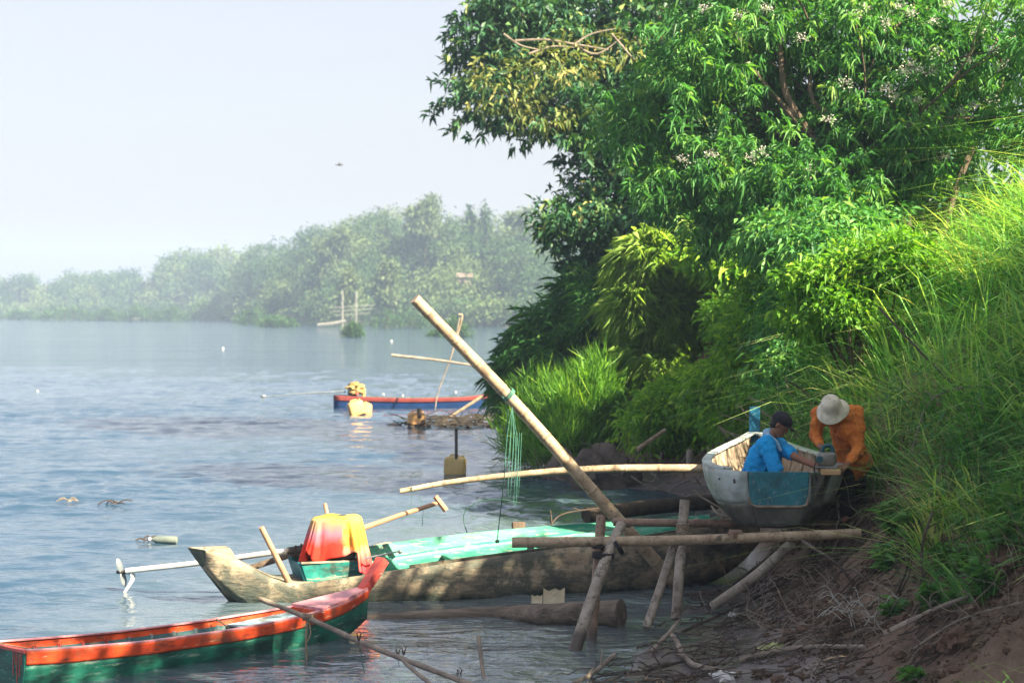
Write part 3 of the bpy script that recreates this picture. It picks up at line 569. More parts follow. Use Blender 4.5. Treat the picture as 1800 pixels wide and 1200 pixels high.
fc = [(1455, 215), (1250, 275), (1340, 272), (1320, 280), (1590, 130), (1600, 118), (1615, 128), (1645, 95), (1560, 160), (1570, 175), (1750, 90), (1780, 80), (1760, 125), (1790, 70), (1720, 60), (1600, 25), (1580, 15), (1500, 30), (1690, 200), (1715, 190), (1660, 225), (1640, 40), (1665, 12), (1300, 30), (1240, 20), (1410, 70), (1485, 150), (1610, 180), (1420, 300), (1660, 280), (1555, 45), (1700, 110), (1520, 20), (1745, 180), (1775, 110), (1350, 20), (1200, 285), (1640, 130)]
ps = []
for u, v in fc:
    c = np.array(P(u, v, Df - 1.35)); n = 60; d = unit(rng.normal(size=(n, 3)) * [1, 1, .6] + [0, -.3, .6])
    ps.append(leaves(c + d * rng.uniform(.02, .13, (n, 1)), d, .032, .022, rng.random(n)))
V, Fc, r = merge(ps); V = V - np.array(ft.location); np_mesh('flower_heads', V, Fc, M['flower'], ft, r)
# shrubs between the tree and the boat
def shrub(name, label, lst, ntw, per, L, W, m, droop, base, tr=.15, spread=.35, shell=.35, rb=.42, stems=10, ld=.2, cat='shrub', group=None, lump=.3, outb=.8):
    bz = Vector(base); t = thing(name, label, cat, bz, group=group); lb = lobesP(lst)
    _, T = crown('foliage', lb, ntw, per, L, W, m, t, droop=droop, tr=tr, spread=spread, shell=shell, rb=rb, ld=ld, lump=lump, outb=outb)
    tg = [tuple(T[i]) for i in rng.choice(len(T), stems, replace=False)]
    branches('stem', t, bz, tg, .035, sag=.12, r1=.006, n=5); return t
shrub('feathery_shrub', 'big dark feathery shrub hanging over the water on the headland', [(930, 640, 44, 52, 55, 1.1), (980, 590, 44, 60, 60, 1.2), (1010, 660, 43, 80, 70, 1.3), (1060, 580, 43, 80, 80, 1.4), (1100, 680, 42, 80, 60, 1.3), (1050, 520, 44, 60, 40, 1), (905, 690, 44, 30, 35, .7), (1120, 620, 42, 60, 70, 1.2)], 1500, 32, .34, .016, 'feather_leaf', .35, (1.9, 44, .8), rb=.30, tr=.11, spread=.33, stems=26, lump=.6, ld=.35)
shrub('feathery_shrub', 'sunny yellow green feathery shrub in the middle of the bank', [(1160, 485, 40, 60, 45, .8), (1180, 560, 39.6, 75, 50, .8), (1140, 450, 39.6, 50, 32, .7), (1235, 600, 41.2, 70, 50, .8), (1250, 520, 42, 70, 50, .9), (1180, 640, 39.2, 55, 35, .6), (1110, 540, 39.4, 40, 40, .6)], 1150, 34, .34, .015, 'pale_leaf', .35, (3.9, 40.5, 1.6), rb=.5, tr=.10, spread=.33, stems=22, ld=.45, outb=1.0, lump=.6)
shrub('bamboo_grass_clump', 'upright bright bamboo grass clump at the water edge beside the leaning pole', [(960, 720, 40, 42, 50, .8), (1010, 735, 39, 55, 55, .9), (1050, 700, 39, 35, 55, .7), (930, 775, 39.5, 40, 40, .6), (990, 790, 38.5, 55, 35, .7)], 1000, 18, .45, .028, 'bright_leaf', -.7, (1.2, 39.5, .3), rb=.32, tr=.15, spread=.25, stems=22, ld=-.05, outb=.3)
shrub('leafy_shrub', 'broad leaved green shrub behind the moored repair boat', [(1150, 740, 36.5, 55, 45, .8), (1200, 710, 36.5, 60, 50, .9), (1270, 690, 35, 60, 55, .9), (1330, 640, 33, 60, 60, .9), (1210, 770, 36.5, 45, 22, .5), (1290, 745, 34, 60, 25, .7)], 1200, 11, .17, .06, 'bright_leaf', .4, (4.2, 36, 1.3), rb=.5, stems=20)
shrub('leafy_shrub', 'sunlit bright green shrub below the flowering tree', [(1345, 575, 33, 60, 45, .7), (1370, 520, 32, 60, 30, .7), (1320, 630, 33.5, 45, 35, .6), (1290, 560, 36.5, 40, 35, .6)], 1200, 11, .17, .06, 'bright_leaf', .4, (5, 34, 2.6), rb=.45, stems=18)
shrub('leafy_shrub', 'dark leaved shrub under the flowering tree where the grass begins', [(1380, 420, 30, 80, 45, .9), (1460, 440, 28, 70, 40, .8), (1400, 560, 29, 50, 70, .8), (1390, 660, 28, 45, 60, .7), (1480, 400, 29, 80, 40, .8)], 1300, 12, .17, .05, 'lance_leaf', .7, (5.2, 30, 3.0), rb=.42, stems=18)
shrub('broadleaf_bush', 'small bush with big glossy yellow green leaves under the dark tree', [(1290, 465, 38, 34, 25, .5), (1245, 455, 38.5, 30, 24, .5)], 330, 9, .26, .10, 'bright_leaf', .3, (4.9, 38.2, 3.0), rb=.7, stems=10)
shrub('leafy_shrub', 'low bright yellow green shrub glowing in the sun above the men', [(1440, 490, 24.5, 60, 40, .5), (1520, 470, 24.3, 70, 45, .5), (1590, 450, 24, 60, 45, .5), (1480, 540, 24, 60, 40, .45), (1420, 560, 24.5, 40, 40, .4)], 700, 11, .12, .045, 'bright_leaf', .3, (4.3, 24.5, 1.8), rb=.36, tr=.09, stems=16, lump=.5)
# background hedge that closes the gaps behind the shrubs
shrub('thicket_bush', 'dim thicket filling the bank behind the sunlit shrubs', [(1150, 560, 50, 110, 80, 2), (1300, 480, 46, 140, 90, 2), (1250, 650, 45, 120, 90, 2), (1450, 450, 42, 160, 100, 2), (1330, 330, 42, 200, 120, 2), (1560, 330, 38, 130, 90, 2), (1560, 420, 36, 100, 50, 1.5), (1680, 370, 33, 110, 60, 1.5)], 5200, 8, .26, .11, 'dark_leaf', .4, (7, 44, 4.5), tr=.3, rb=.35, stems=12)
# bushes up on the bank beside the camera: they throw the dappled shade over boats and mud
for i, (y, top, rr, lab) in enumerate([(7.6, 12., 2.0, 'tallest bank tree beside the viewpoint'), (10.3, 10.6, 1.5, 'second tallest bank tree beside the viewpoint'), (12.6, 9.3, 1.3, 'bank tree beyond the lower right edge'),
        (14.6, 8.7, 1.1, 'small bank tree beyond the right edge'), (16.2, 7.7, .95, 'tall bush on the bank crest beyond the right edge'), (17.6, 6.7, .8, 'lowest bush of the row on the bank crest')]):
    x = 7.3; z = hgt(x, y); h = top - z; t = thing('bank_tree', lab, 'tree', (x, y, z), group='trees on the bank crest beside the viewpoint')
    lb = [((x + random.uniform(-.5, .5) * rr, y + random.uniform(-.75, .75) * rr, z + h * f), (rr * .62, rr * .7, h * .17)) for f in np.linspace(.22, .86, 10)]
    crown('crown', lb, int((480 if y > 11 else 250) * rr), 10, .26, .14, 'dark_leaf', t, droop=.4, tr=.25)
    branches('trunk', t, (x, y, z), [lb[-1][0]], .12 * rr ** .5); branches('limb', t, (x, y, z + h * .2), [l[0] for l in lb[2:9:2]], .06)
# ---------------------------------------------------------------- grass and weeds
def scatter(n, xr, yr, test):
    out = []
    while len(out) < n:
        x = random.uniform(*xr); y = random.uniform(*yr)
        if test(x, y): out.append((x, y, ground_z(x, y)))
    return np.array(out)
def xb(y): return np.interp(y, YB, XB)
def patch(x, y): return mn.noise(Vector((x * .9, y * .9, 3.3)))
def gtest(x, y):
    if ((x - 3.45) / .58) ** 2 + ((y - 20.0) / 1.3) ** 2 < 1: return False
    d = x - xb(y) - .05 + (.38 if y < 18.6 else 0)
    if y < 19.6: d -= (19.6 - y) * .02
    return d > 0 and random.random() < min(d / .7 + .25, 1) * (1.0 if y < 26 else .8) and (patch(x, y) > -.55)
g0 = scatter(2300, (3.1, 11), (13.5, 34), gtest); per = 30; n = len(g0) * per   # tussocks, each a spray of blades
upk = np.clip((g0[:, 2] - 1) / 3.5, 0, 1); th = rng.uniform(.45, 1.15, len(g0)) * (.75 + .75 * upk); tr_n = rng.normal(size=len(g0)) * .2 + np.array([patch(x * 2.2, y * 2.2) for x, y, _ in g0]) * .35
an = rng.uniform(0, 2 * PI, n); rad = rng.random(n) ** .7; dirs = np.stack([np.cos(an), np.sin(an), 0 * an], 1); g1 = np.repeat(g0, per, 0) + dirs * rad[:, None] * .16
tilt = np.repeat(rng.normal(size=(len(g0), 3)) * [.6, .6, 0] + [-.3, -.15, 0], per, 0)
V, Fc, r = blades(g1 - [0, 0, .06], rng.uniform(.5, 1.1, n) * np.repeat(th, per), rng.uniform(.010, .030, n) * (1 + .35 * (g1[:, 1] > 23)), dirs * rad[:, None] * 1.0 + tilt + rng.normal(size=(n, 3)) * [.15, .15, 0], .40 + np.repeat(tr_n, per) + rng.normal(size=n) * .14 + .12 * np.repeat(upk, per), rng.uniform(.1, 1.3, n))
tag(np_mesh('grass', V, Fc, M['grass'], rnd=r), 'long bright green grass hanging down the sunny bank', 'grass', kind='stuff')
# tall reedy blades standing out of the grass
g2 = scatter(2200, (4.4, 9), (15, 30), lambda x, y: x - xb(y) > .8); n = len(g2)
V, Fc, r = blades(g2, rng.uniform(1.0, 2.1, n), rng.uniform(.014, .028, n), unit(rng.normal(size=(n, 3)) * [1, 1, 0]) * rng.uniform(.15, .7, (n, 1)), rng.uniform(.1, .75, n), rng.uniform(.45, 1, n))
tag(np_mesh('tall_grass', V, Fc, M['grass'], rnd=r), 'tall arching reed blades rising above the bank grass', 'grass', kind='stuff')
g3 = scatter(15000, (3.2, 8.5), (13.8, 27), lambda x, y: 0 < x - xb(y) < 3.5 and ((x - 3.45) / .58) ** 2 + ((y - 20.0) / 1.3) ** 2 > 1 and random.random() < .25 + .75 * (patch(x * .8 + 5, y * .8) > .05)); n = len(g3)
lean = unit(rng.normal(size=(n, 3)) * [1, 1, 0] + [-.8, -.3, 0])
V, Fc, r = blades(g3, rng.uniform(.3, .8, n), rng.uniform(.005, .011, n), lean, rng.uniform(.5, 1.1, n), rng.random(n))
tag(np_mesh('dry_grass', V, Fc, M['dry_grass'], rnd=r), 'dead straw stalks hanging through the green bank grass', 'grass', kind='stuff')
# low leafy undergrowth mixed into the bank
g4 = scatter(5200, (3.4, 8.5), (14, 30), lambda x, y: x - xb(y) > .1 and ((x - 3.45) / .58) ** 2 + ((y - 20.0) / 1.3) ** 2 > 1 and patch(x + 9, y) > -.25); n = len(g4) * 11
T = np.repeat(g4, 11, 0) + np.abs(rng.normal(size=(n, 3))) * [0, 0, .26] + rng.normal(size=(n, 3)) * [.09, .09, .03] + [0, 0, .12]
V, Fc, r = leaves(T, rng.normal(size=(n, 3)) + [-.4, -.3, .2], rng.uniform(.08, .17, n), rng.uniform(.02, .045, n), np.repeat(rng.uniform(.1, .8, len(g4)), 11) + rng.normal(size=n) * .1)
tag(np_mesh('undergrowth', V, Fc, M['weed_leaf'], rnd=r), 'low leafy ground cover growing among the bank grass', 'ground cover', kind='stuff')
def weed(u, v, D, h, nst, lab, L=.16, W=.05, m='weed_leaf'):
    p = P(u, v, D); z = ground_z(p.x, p.y); base = Vector((p.x, p.y, z))
    t = thing('weed_plant', lab, 'plant', base, group='leafy weeds on the lower bank'); mb = MB(); ps = []
    for i in range(nst):
        a = random.uniform(0, 2 * PI); q = Vector((math.cos(a), math.sin(a), 0)) * random.uniform(.1, .5) * h; top = base + q + Vector((0, -.05, h * random.uniform(.6, 1.1)))
        c = curve([base + q * .1, base + q * .5 + Vector((0, 0, h * .5)), top], 6); mb.tube(c, [.006] * len(c), 5)
        nl = 16; tt = rng.uniform(.25, 1, nl); k = (tt * (len(c) - 1)).astype(int); cc = np.array([tuple(c[j]) for j in k])
        an = rng.uniform(0, 2 * PI, nl); ps.append(leaves(cc, np.stack([np.cos(an), np.sin(an), rng.uniform(-.1, .6, nl)], 1), L * rng.uniform(.6, 1.1, nl), W, rng.uniform(.3, .9, nl)))
    mb.build('stem', 'feather_stem', t); V, Fc, r = merge(ps); np_mesh('leaves', V - np.array(base), Fc, M[m], t, r)
M['feather_stem'] = noisy('green_stem', [(.3, (.05, .10, .03)), (.7, (.10, .16, .05))], 5, .6, 0)
for a in [(1760, 930, 16.4, .5, 15, 'largest leafy weed clump at the right edge under the grass'), (1715, 905, 16.8, .45, 12, 'leafy weed left of the largest clump at the right edge'), (1790, 860, 16.6, .5, 12, 'high leafy weed at the right edge above the clay clods'),
          (1570, 1065, 17.2, .22, 7, 'small pale green weed on the bare soil slope by the vines'), (1685, 1010, 16.6, .22, 7, 'low weed sprouting above the clay clods'), (1572, 885, 19.0, .38, 12, 'ferny weed beside the standing man legs'),
          (1600, 940, 18.2, .4, 10, 'weed beneath the ferny one by the beam end'), (1660, 960, 17.4, .35, 10, 'weed midway between the beam end and the right edge'), (1605, 1180, 15.2, .12, 5, 'tiny seedling near the bottom edge on dark soil'), (1735, 985, 16.0, .35, 10, 'leafy weed hanging just over the biggest clay clod'), (1640, 985, 17.0, .3, 9, 'weed sprouting at the foot of the grass left of the clods'), (1560, 960, 18.2, .3, 9, 'weed at the very end of the front bamboo beam')]: weed(*a)
# blades crossing the lower right corner
mb_pts = []
base = P(1790, 1195, 13.2); n = 26; cc = np.array(base) + rng.normal(size=(n, 3)) * [.18, .2, 0]; cc[:, 2] = [ground_z(x, y) for x, y, _ in cc]
V, Fc, r = blades(cc, rng.uniform(.3, .75, n), .014, unit(rng.normal(size=(n, 3)) * [1, 1, 0] + [-.8, 0, 0]), rng.uniform(.2, .7, n), rng.uniform(.6, .95, n))
o = np_mesh('grass_tuft', V, Fc, M['grass'], rnd=r, origin=tuple(cc[0])); tag(o, 'loose tuft of yellow green blades in the lower right corner', 'grass tuft')

#%%DRIFT
# ---------------------------------------------------------------- driftwood, roots, clods
def wig(p, d, L, n=7, amp=.12, hug=True, lift=.02):
    out = []; p = Vector(p); d = Vector(d).normalized()
    for i in range(n):
        q = p.copy()
        if hug: q.z = max(ground_z(p.x, p.y), 0) + lift + abs(p.z - (max(ground_z(p.x, p.y), 0))) * 0 + random.uniform(0, .05)
        out.append(q); d = (d + Vector((random.gauss(0, amp), random.gauss(0, amp), 0 if hug else random.gauss(0, amp)))).normalized(); p = p + d * L / (n - 1)
    return out
mb = MB(); cnt = 0
while cnt < 620:
    y = random.uniform(14.6, 22.5); xs = np.interp(y, YS, XS); x = xs + random.uniform(-.35, 2.6) ; z = ground_z(x, y)
    if z > 1.15 or x > xb(y) + .2: continue
    dens = mn.noise(Vector((x * 1.3, y * 1.3, 8))) + .35
    if random.random() > dens + .15: continue
    a = random.gauss(.35, .9); L = random.uniform(.15, .9); c = wig((x, y, 0), (math.cos(a), math.sin(a), 0), L, 7, .22, lift=random.uniform(.005, .09)); r0 = random.uniform(.003, .010)
    c = curve(c, 12); mb.tube(c, [r0 * (1 - .7 * i / (len(c) - 1)) for i in range(len(c))], 5); cnt += 1
tag(mb.build('drift_twigs', 'twig'), 'litter of small dark driftwood twigs strewn over the wet mud', 'twigs', kind='stuff')
mb = MB(); cnt = 0
while cnt < 260:
    y = random.uniform(15, 21.5); xbv = xb(y); x = xbv + random.uniform(-1.5, 1.3); z = ground_z(x, y)
    a = random.uniform(0, 2 * PI); L = random.uniform(.25, .8); d = Vector((math.cos(a) * .7 - .3, math.sin(a) * .5 - .2, random.uniform(-.7, .5)))
    if mn.noise(Vector((x, y, 1))) < -.1: continue
    c = curve(wig((x, y, z + random.uniform(.05, .3)), d, L, 6, .35, hug=False), 12); r0 = random.uniform(.002, .006)
    mb.tube(c, [r0 * (1 - .5 * i / (len(c) - 1)) for i in range(len(c))], 4); cnt += 1
tag(mb.build('dry_roots', 'twig_pale'), 'tangled pale dry roots and vines hanging over the bare soil', 'roots', kind='stuff')
def branch(pts, r0, r1, lab, m='stick_grey', name='branch', side=0, cat='branch', group=None):
    c = curve(pts, 20); t = MB(); t.tube(c, [r0 + (r1 - r0) * i / (len(c) - 1) for i in range(len(c))], 8)
    for _ in range(side):
        i = random.randrange(2, len(c) - 1); d = Vector((random.uniform(-1, 1), random.uniform(-.6, .6), random.uniform(.1, 1))).normalized(); L = random.uniform(.06, .25)
        t.tube([c[i], c[i] + d * L * .5 + Vector((0, 0, .01)), c[i] + d * L], [r1 * .9, r1 * .6, r1 * .3], 5)
    return tag(t.build(name, m, origin=c[0]), lab, cat, group)
GB = 'larger branches lying on the mud'
def gl(u, v, h=.03):
    """ground point seen at pixel"""
    D = 14.
    for _ in range(900):
        p = P(u, v, D)
        if p.z <= max(ground_z(p.x, p.y), 0): break
        D += .03
    p.z += h; return p
branch([gl(1245, 1068), gl(1330, 1010, .1), gl(1400, 965, .12), gl(1460, 950, .1)], .02, .012, 'long grey branch lying just above the slanting bamboo brace', 'twig', side=6, group=GB)
branch([gl(1300, 1165), gl(1400, 1150, .06), gl(1520, 1148, .06)], .028, .018, 'straight pale brown branch lying level near the bottom edge', 'stick_grey', side=4, group=GB)
branch([gl(1145, 1150), gl(1180, 1130, .08), gl(1215, 1175, .05), gl(1300, 1190, .03)], .02, .03, 'bent grey branch by the bottom edge left of the pale wood', 'stick_grey', side=3, group=GB)
branch([gl(1555, 1120), gl(1650, 1085, .08), gl(1715, 1060, .08)], .03, .012, 'grey branch pointing up right across dark soil', 'stick_grey', side=3, group=GB)
branch([P(1080, 1150, 17.6), P(1045, 1180, 16.9), P(1000, 1205, 16.2)], .022, .016, 'thin grey branch sticking out of the water right of centre bottom', 'stick_grey', side=2)
branch([gl(1200, 1115), gl(1290, 1085, .1), gl(1380, 1040, .1), gl(1440, 1010, .1)], .018, .008, 'dark brown branch running up the mud below the brace', 'twig', side=8, group=GB)
branch([gl(1130, 1185), gl(1210, 1170, .05), gl(1300, 1160, .05)], .016, .008, 'dark wet branch lying across the mud near the bottom', 'twig', side=8, group=GB)
branch([gl(1600, 1150), gl(1690, 1110, .1), gl(1800, 1080, .1)], .012, .006, 'thin pale branch on the soil at lower right', 'twig_pale', side=6, group=GB)
for k, (u, v, u2, v2, lab) in enumerate([(1410, 950, 1520, 1080, 'hanging brown root left of the soil hollow'), (1500, 1000, 1570, 1060, 'thick grey root arching out of the soil hollow'), (1590, 945, 1560, 1075, 'pale vine dangling down beside the soil hollow'), (1640, 900, 1625, 1055, 'thin vine hanging from the weeds')]):
    a = P(u, v, 19.2 - .5 * k); b_ = P(u2, v2, 18.2 - .4 * k); c = (a + b_) / 2 + Vector((.08 * (-1) ** k, -.1, .08)); branch([a, c, b_], .016, .008, lab, 'twig', 'root', 2, 'root', 'roots hanging from the bank')
branch([P(1545, 540, 20.5), P(1610, 610, 20.3), P(1690, 690, 20)], .012, .009, 'long dry stem slanting across the upper grass', 'twig', 'dry_stalk', 3, 'stalk')
branch([P(1600, 800, 19.5), P(1640, 700, 19.4), P(1740, 680, 19), P(1790, 720, 18.9)], .011, .006, 'looping dry vine in the grass near the right edge', 'twig_pale', 'dry_vine', 3, 'vine')
branch([P(1385, 740, 19), P(1480, 710, 19.2), P(1560, 730, 19)], .004, .003, 'thin bent dry stem over the grass by the hat', 'twig_pale', 'dry_stem', 0, 'stem') if 0 else None
# white vine tangle
t = MB(); c0 = gl(1520, 1105, .12)
for i in range(34):
    a = random.uniform(0, 2 * PI); p = c0 + Vector((random.uniform(-.24, .24), random.uniform(-.15, .15), random.uniform(-.05, .1)))
    c = curve([p, p + Vector((math.cos(a) * .12, .02, .1 * math.sin(a) + .06)), p + Vector((math.cos(a) * .22, 0, .14 * math.sin(a) + random.uniform(-.05, .05)))], 8); t.tube(c, .0032, 5)
tag(t.build('white_twigs', 'peeled_wood', origin=c0), 'tangle of white peeled twigs on the dry roots', 'twigs')
def lump(u, v, D, r, lab, m='rock', name='rock', cat='rock', z=None, group=None, wob=.5):
    p = P(u, v, D); zz = (max(ground_z(p.x, p.y), -.05) if z is None else z); mb = MB(); mb.ell((p.x, p.y, zz + r[2] * .3), r, 22, 14, wob, random.random() * 50)
    o = mb.build(name, m, origin=(p.x, p.y, zz)); return tag(o, lab, cat, group)
lump(1055, 840, 36, (.62, .4, .55), 'dark rounded boulder in the shade at the creek mouth', 'rock'); lump(990, 830, 37.6, (.35, .3, .4), 'smaller dark boulder left of the big one at the creek mouth', 'rock')
GC = 'clay clods on the bank'
for u, v, D, rr, lab in ((1725, 1015, 16.2, .13, 'reddish clay clod below the weeds near the right edge'), (1775, 1000, 16.3, .17, 'biggest reddish clay clod at the right edge'), (1715, 1045, 15.9, .10, 'small clod under the reddish pair'), (1590, 1085, 16.6, .09, 'brown clod beside the dry roots'), (1640, 1120, 15.6, .10, 'dark clod in the middle of the soil slope'), (1680, 1150, 15.2, .12, 'dark clod low on the soil slope'), (1480, 1020, 17.8, .12, 'brown clod under the hanging roots')):
    lump(u, v, D, (rr, rr, rr * .75), lab, 'soil', 'clay_clod', 'clod', group=GC, wob=.8)
mb = MB()
for i in range(900):
    y = random.uniform(14.5, 22); x = xb(y) + random.uniform(-1.9, .5); z = ground_z(x, y)
    if z < .12: continue
    r0 = abs(random.gauss(0, .022)) + .01; mb.ell((x, y, z + r0 * .2), (r0, r0, r0 * .7), 7, 5, .5, i)
nl = 5200; pts_ = []
while len(pts_) < nl:
    y = random.uniform(14.5, 24); x = xb(y) + random.uniform(-2.2, 1.2); z = ground_z(x, y)
    if z > .12 and random.random() < .4 + mn.noise(Vector((x * 1.5, y * 1.5, 4))): pts_.append((x, y, z + random.uniform(.005, .05)))
V, Fc, r = leaves(np.array(pts_), rng.normal(size=(nl, 3)) * [1, 1, .35], rng.uniform(.025, .08, nl), rng.uniform(.006, .03, nl), rng.random(nl), .3)
tag(np_mesh('leaf_litter', V, Fc, M['litter'], rnd=r), 'dry brown leaf litter caught on the soil slope', 'leaf litter', kind='stuff')
tag(mb.build('soil_crumbs', 'soil'), 'small crumbs of brown soil scattered down the slope', 'soil', kind='stuff')
# rubbish caught on the bank
def rag(u, v, s, lab, m, name, cat):
    p = gl(u, v, .04); mb = MB(); mb.ell(p, (s, s * .7, s * .45), 16, 10, 1.3, random.random() * 30); tag(mb.build(name, m, origin=p), lab, cat)
rag(1357, 1148, .10, 'crumpled pale green plastic bag on the drift twigs', 'plastic_green', 'plastic_bag', 'plastic bag')
rag(1272, 1196, .09, 'white foam lump at the bottom edge on the mud', 'plastic_white', 'foam_lump', 'foam'); rag(1340, 1192, .08, 'dark brown stump of wood at the bottom edge', 'bark', 'wood_chunk', 'wood')
def bottle(p, ang, s, lab, m='plastic_clear', capm='plastic_white'):
    t = thing('bottle', lab, 'bottle', p, rot=(0, R(88), ang)); mb = MB(); mb.tube([(0, 0, -.12 * s), (0, 0, -.11 * s), (0, 0, .05 * s), (0, 0, .09 * s), (0, 0, .11 * s)], [.02 * s, .035 * s, .035 * s, .018 * s, .014 * s], 14); mb.build('body', m, t, True)
    mb = MB(); mb.tube([(0, 0, .108 * s), (0, 0, .13 * s)], .016 * s, 12); mb.build('cap', capm, t, True)
bottle(gl(1292, 1086, .05), R(70), 1.2, 'white and green bottle lying among the dark drift twigs', 'plastic_white', 'green_cord')
bottle(G(288, 952) + Vector((0, 0, .03)), R(180), 1.6, 'clear plastic bottle floating left of the old boat')
def float_sticks(u, v, lab, seed, s=1.):
    random.seed(seed); p = G(u, v); mb = MB()
    for i in range(5):
        a = random.uniform(-.6, .6) + (PI if i % 2 else 0); L = random.uniform(.1, .24) * s; q = p + Vector((random.uniform(-.06, .06), random.uniform(-.05, .05), .01))
        mb.tube(curve([q, q + Vector((math.cos(a) * L * .5, .02, random.uniform(.02, .07))), q + Vector((math.cos(a) * L, 0, random.uniform(-.01, .05)))], 6), .011, 5)
    return tag(mb.build('floating_sticks', 'twig' if seed % 2 else 'twig_pale', origin=p), lab, 'driftwood', 'drift sticks floating in the river')
float_sticks(122, 882, 'pale looped driftwood floating at far left', 4, 1.3); float_sticks(200, 886, 'reddish driftwood twigs floating right of the pale ones', 5, 1.3); float_sticks(262, 950, 'bent dark twig floating beside the clear bottle', 7, .9)
for u, v, lab in ((66, 686, 'white float near the left edge of the river'), (392, 611, 'far white float in open water'), (688, 598, 'white float in front of the far bushes'), (801, 688, 'white float beyond the blue boat'), (674, 692, 'tiny white ball float above the blue boat'), (708, 694, 'second float over the blue boat side')):
    p = G(u, v + 2); mb = MB(); s = p.y / F * 1.6; mb.ell(p + Vector((0, 0, s * .5)), (s, s, s), 12, 8); mb.tube([p + Vector((0, 0, s)), p + Vector((0, 0, s * 1.9))], s * .3, 8)
    tag(mb.build('float', 'plastic_white', origin=p), lab, 'float', 'net floats on the river')
# bird
t = MB(); p = P(597, 290, 120); t.ell(p, (.16, .06, .055)); t.plate([p + Vector((-.06, 0, .02)), p + Vector((-.02, -.1, .16)), p + Vector((.07, 0, .02))], (0, .02, .01)); t.plate([p + Vector((-.14, 0, 0)), p + Vector((-.26, 0, .04)), p + Vector((-.24, 0, -.03))], (0, .01, .01))
t.ell(p + Vector((.16, 0, .02)), (.05, .04, .04)); tag(t.build('bird', 'metal_dark', origin=p), 'tiny dark bird flying in the pale sky', 'bird')
# log
c = [G(640, 1090, -.02), G(760, 1085, .0), G(880, 1082, .0), G(985, 1080, .08), G(1092, 1078, .14)]
p = curve(c, 26); rr = [.06 + .085 * (i / (len(p) - 1)) + .012 * mn.noise(Vector((i * .6, 0, 0))) for i in range(len(p))]
mb = MB(); mb.tube(p, rr, 16); o = mb.build('log', 'log', origin=c[2]); tag(o, 'long brown log half sunk in the shallow water in front of the old boat', 'log')
for u, v, s, lab in ((974, 1048, .115, 'larger torn cream carton lying on the log'), (944, 1053, .06, 'smaller torn cream carton behind the log')):
    q = P(u, v, 21.2); t = MB(); a = s
    pts = [q + Vector((-a, 0, -a * .7)), q + Vector((a * .95, 0, -a * .7)), q + Vector((a, .02, a * .8)), q + Vector((a * .55, .01, a * .55)), q + Vector((a * .1, 0, a * .75)), q + Vector((-a * .5, .01, a * .5)), q + Vector((-a, 0, a * .75))]
    t.plate(pts, (0, .012, .0)); t.plate([q + Vector((-a, .012, -a * .7)), q + Vector((-a * .8, .16, -a * .7)), q + Vector((-a * .8, .15, a * .4)), q + Vector((-a, .012, a * .75))], (.01, 0, 0))
    t.plate([q + Vector((-a * .8, .16, -a * .72)), q + Vector((a * .9, .16, -a * .72)), q + Vector((a * .95, .012, -a * .72)), q + Vector((-a, .012, -a * .72))], (0, 0, .008))
    tag(t.build('torn_carton', 'plastic_cream', smooth=False, origin=q), lab, 'carton')

#%%BOATS
# ---------------------------------------------------------------- boat tools
def station(st, s):
    xs_ = [q[0] for q in st]; return [float(np.interp(s, xs_, [q[i] for q in st])) for i in range(1, 5)]
def smooth_st(st, n):
    s0, s1 = st[0][0], st[-1][0]; ss = [s0 + (s1 - s0) * i / (n - 1) for i in range(n)]; raw = np.array([station(st, s) for s in ss])
    k = raw.copy()
    for _ in range(3): k[1:-1] = (k[:-2] + 2 * k[1:-1] + k[2:]) / 4
    return [(s, *map(float, q)) for s, q in zip(ss, k)]
def sect(hw, hb, zt, zb, off=0, nside=6, nbot=4, t0=0., t1=1., curvy=1.6):
    """outline from left gunwale round the bottom to right gunwale"""
    L = []
    for i in range(nside + 1):
        t = t0 + (t1 - t0) * i / nside; y = hb + (hw - hb) * (1 - t ** curvy); z = zt + (zb - zt) * t; L.append((y - off, z + (off if t > .95 else 0)))
    return L
def hull(st, part='outer', off=0., t0=0., t1=1., bottom=True, curvy=1.6, side=None):
    mb = MB(); rows = []
    for s, hw, hb, zt, zb in st:
        L = sect(hw, hb, zt, zb, off, t0=t0, t1=t1, curvy=curvy)
        rows.append(L)
    def strip(sg):
        vs = []; k = len(rows[0])
        for (s, *_), L in zip(st, rows): vs += [(s, sg * max(y, .0), z) for y, z in L]
        mb.add(vs, [(i * k + j, i * k + j + 1, (i + 1) * k + j + 1, (i + 1) * k + j) for i in range(len(rows) - 1) for j in range(k - 1)])
    for sg in ((-1, 1) if side is None else (side,)): strip(sg)
    if bottom:
        vs = []
        for (s, *_), L in zip(st, rows): y, z = L[-1]; vs += [(s, -max(y, 0), z), (s, 0, z - .01), (s, max(y, 0), z)]
        mb.add(vs, [(i * 3 + j, i * 3 + j + 1, (i + 1) * 3 + j + 1, (i + 1) * 3 + j) for i in range(len(rows) - 1) for j in range(2)])
    return mb
def rail(st, w_, h, sg, out=.01, dz=0.):
    mb = MB(); vs = []
    for s, hw, hb, zt, zb in st:
        a = sg * (hw + out); b_ = sg * max(hw - w_, 0); vs += [(s, a, zt + dz), (s, a, zt + h + dz), (s, b_, zt + h + dz), (s, b_, zt + dz)]
    k = len(st); fs = [(i * 4 + j, i * 4 + (j + 1) % 4, (i + 1) * 4 + (j + 1) % 4, (i + 1) * 4 + j) for i in range(k - 1) for j in range(4)] + [(3, 2, 1, 0), tuple((k - 1) * 4 + j for j in range(4))]
    mb.add(vs, fs); return mb
def section_plate(s, hw, hb, zt, zb, th, curvy=1.6, dz=0):
    L = sect(hw, hb, zt - dz, zb, 0, curvy=curvy); mb = MB()
    mb.plate([(s, -y, z) for y, z in L] + [(s, y, z) for y, z in reversed(L)], (th, 0, 0)); return mb
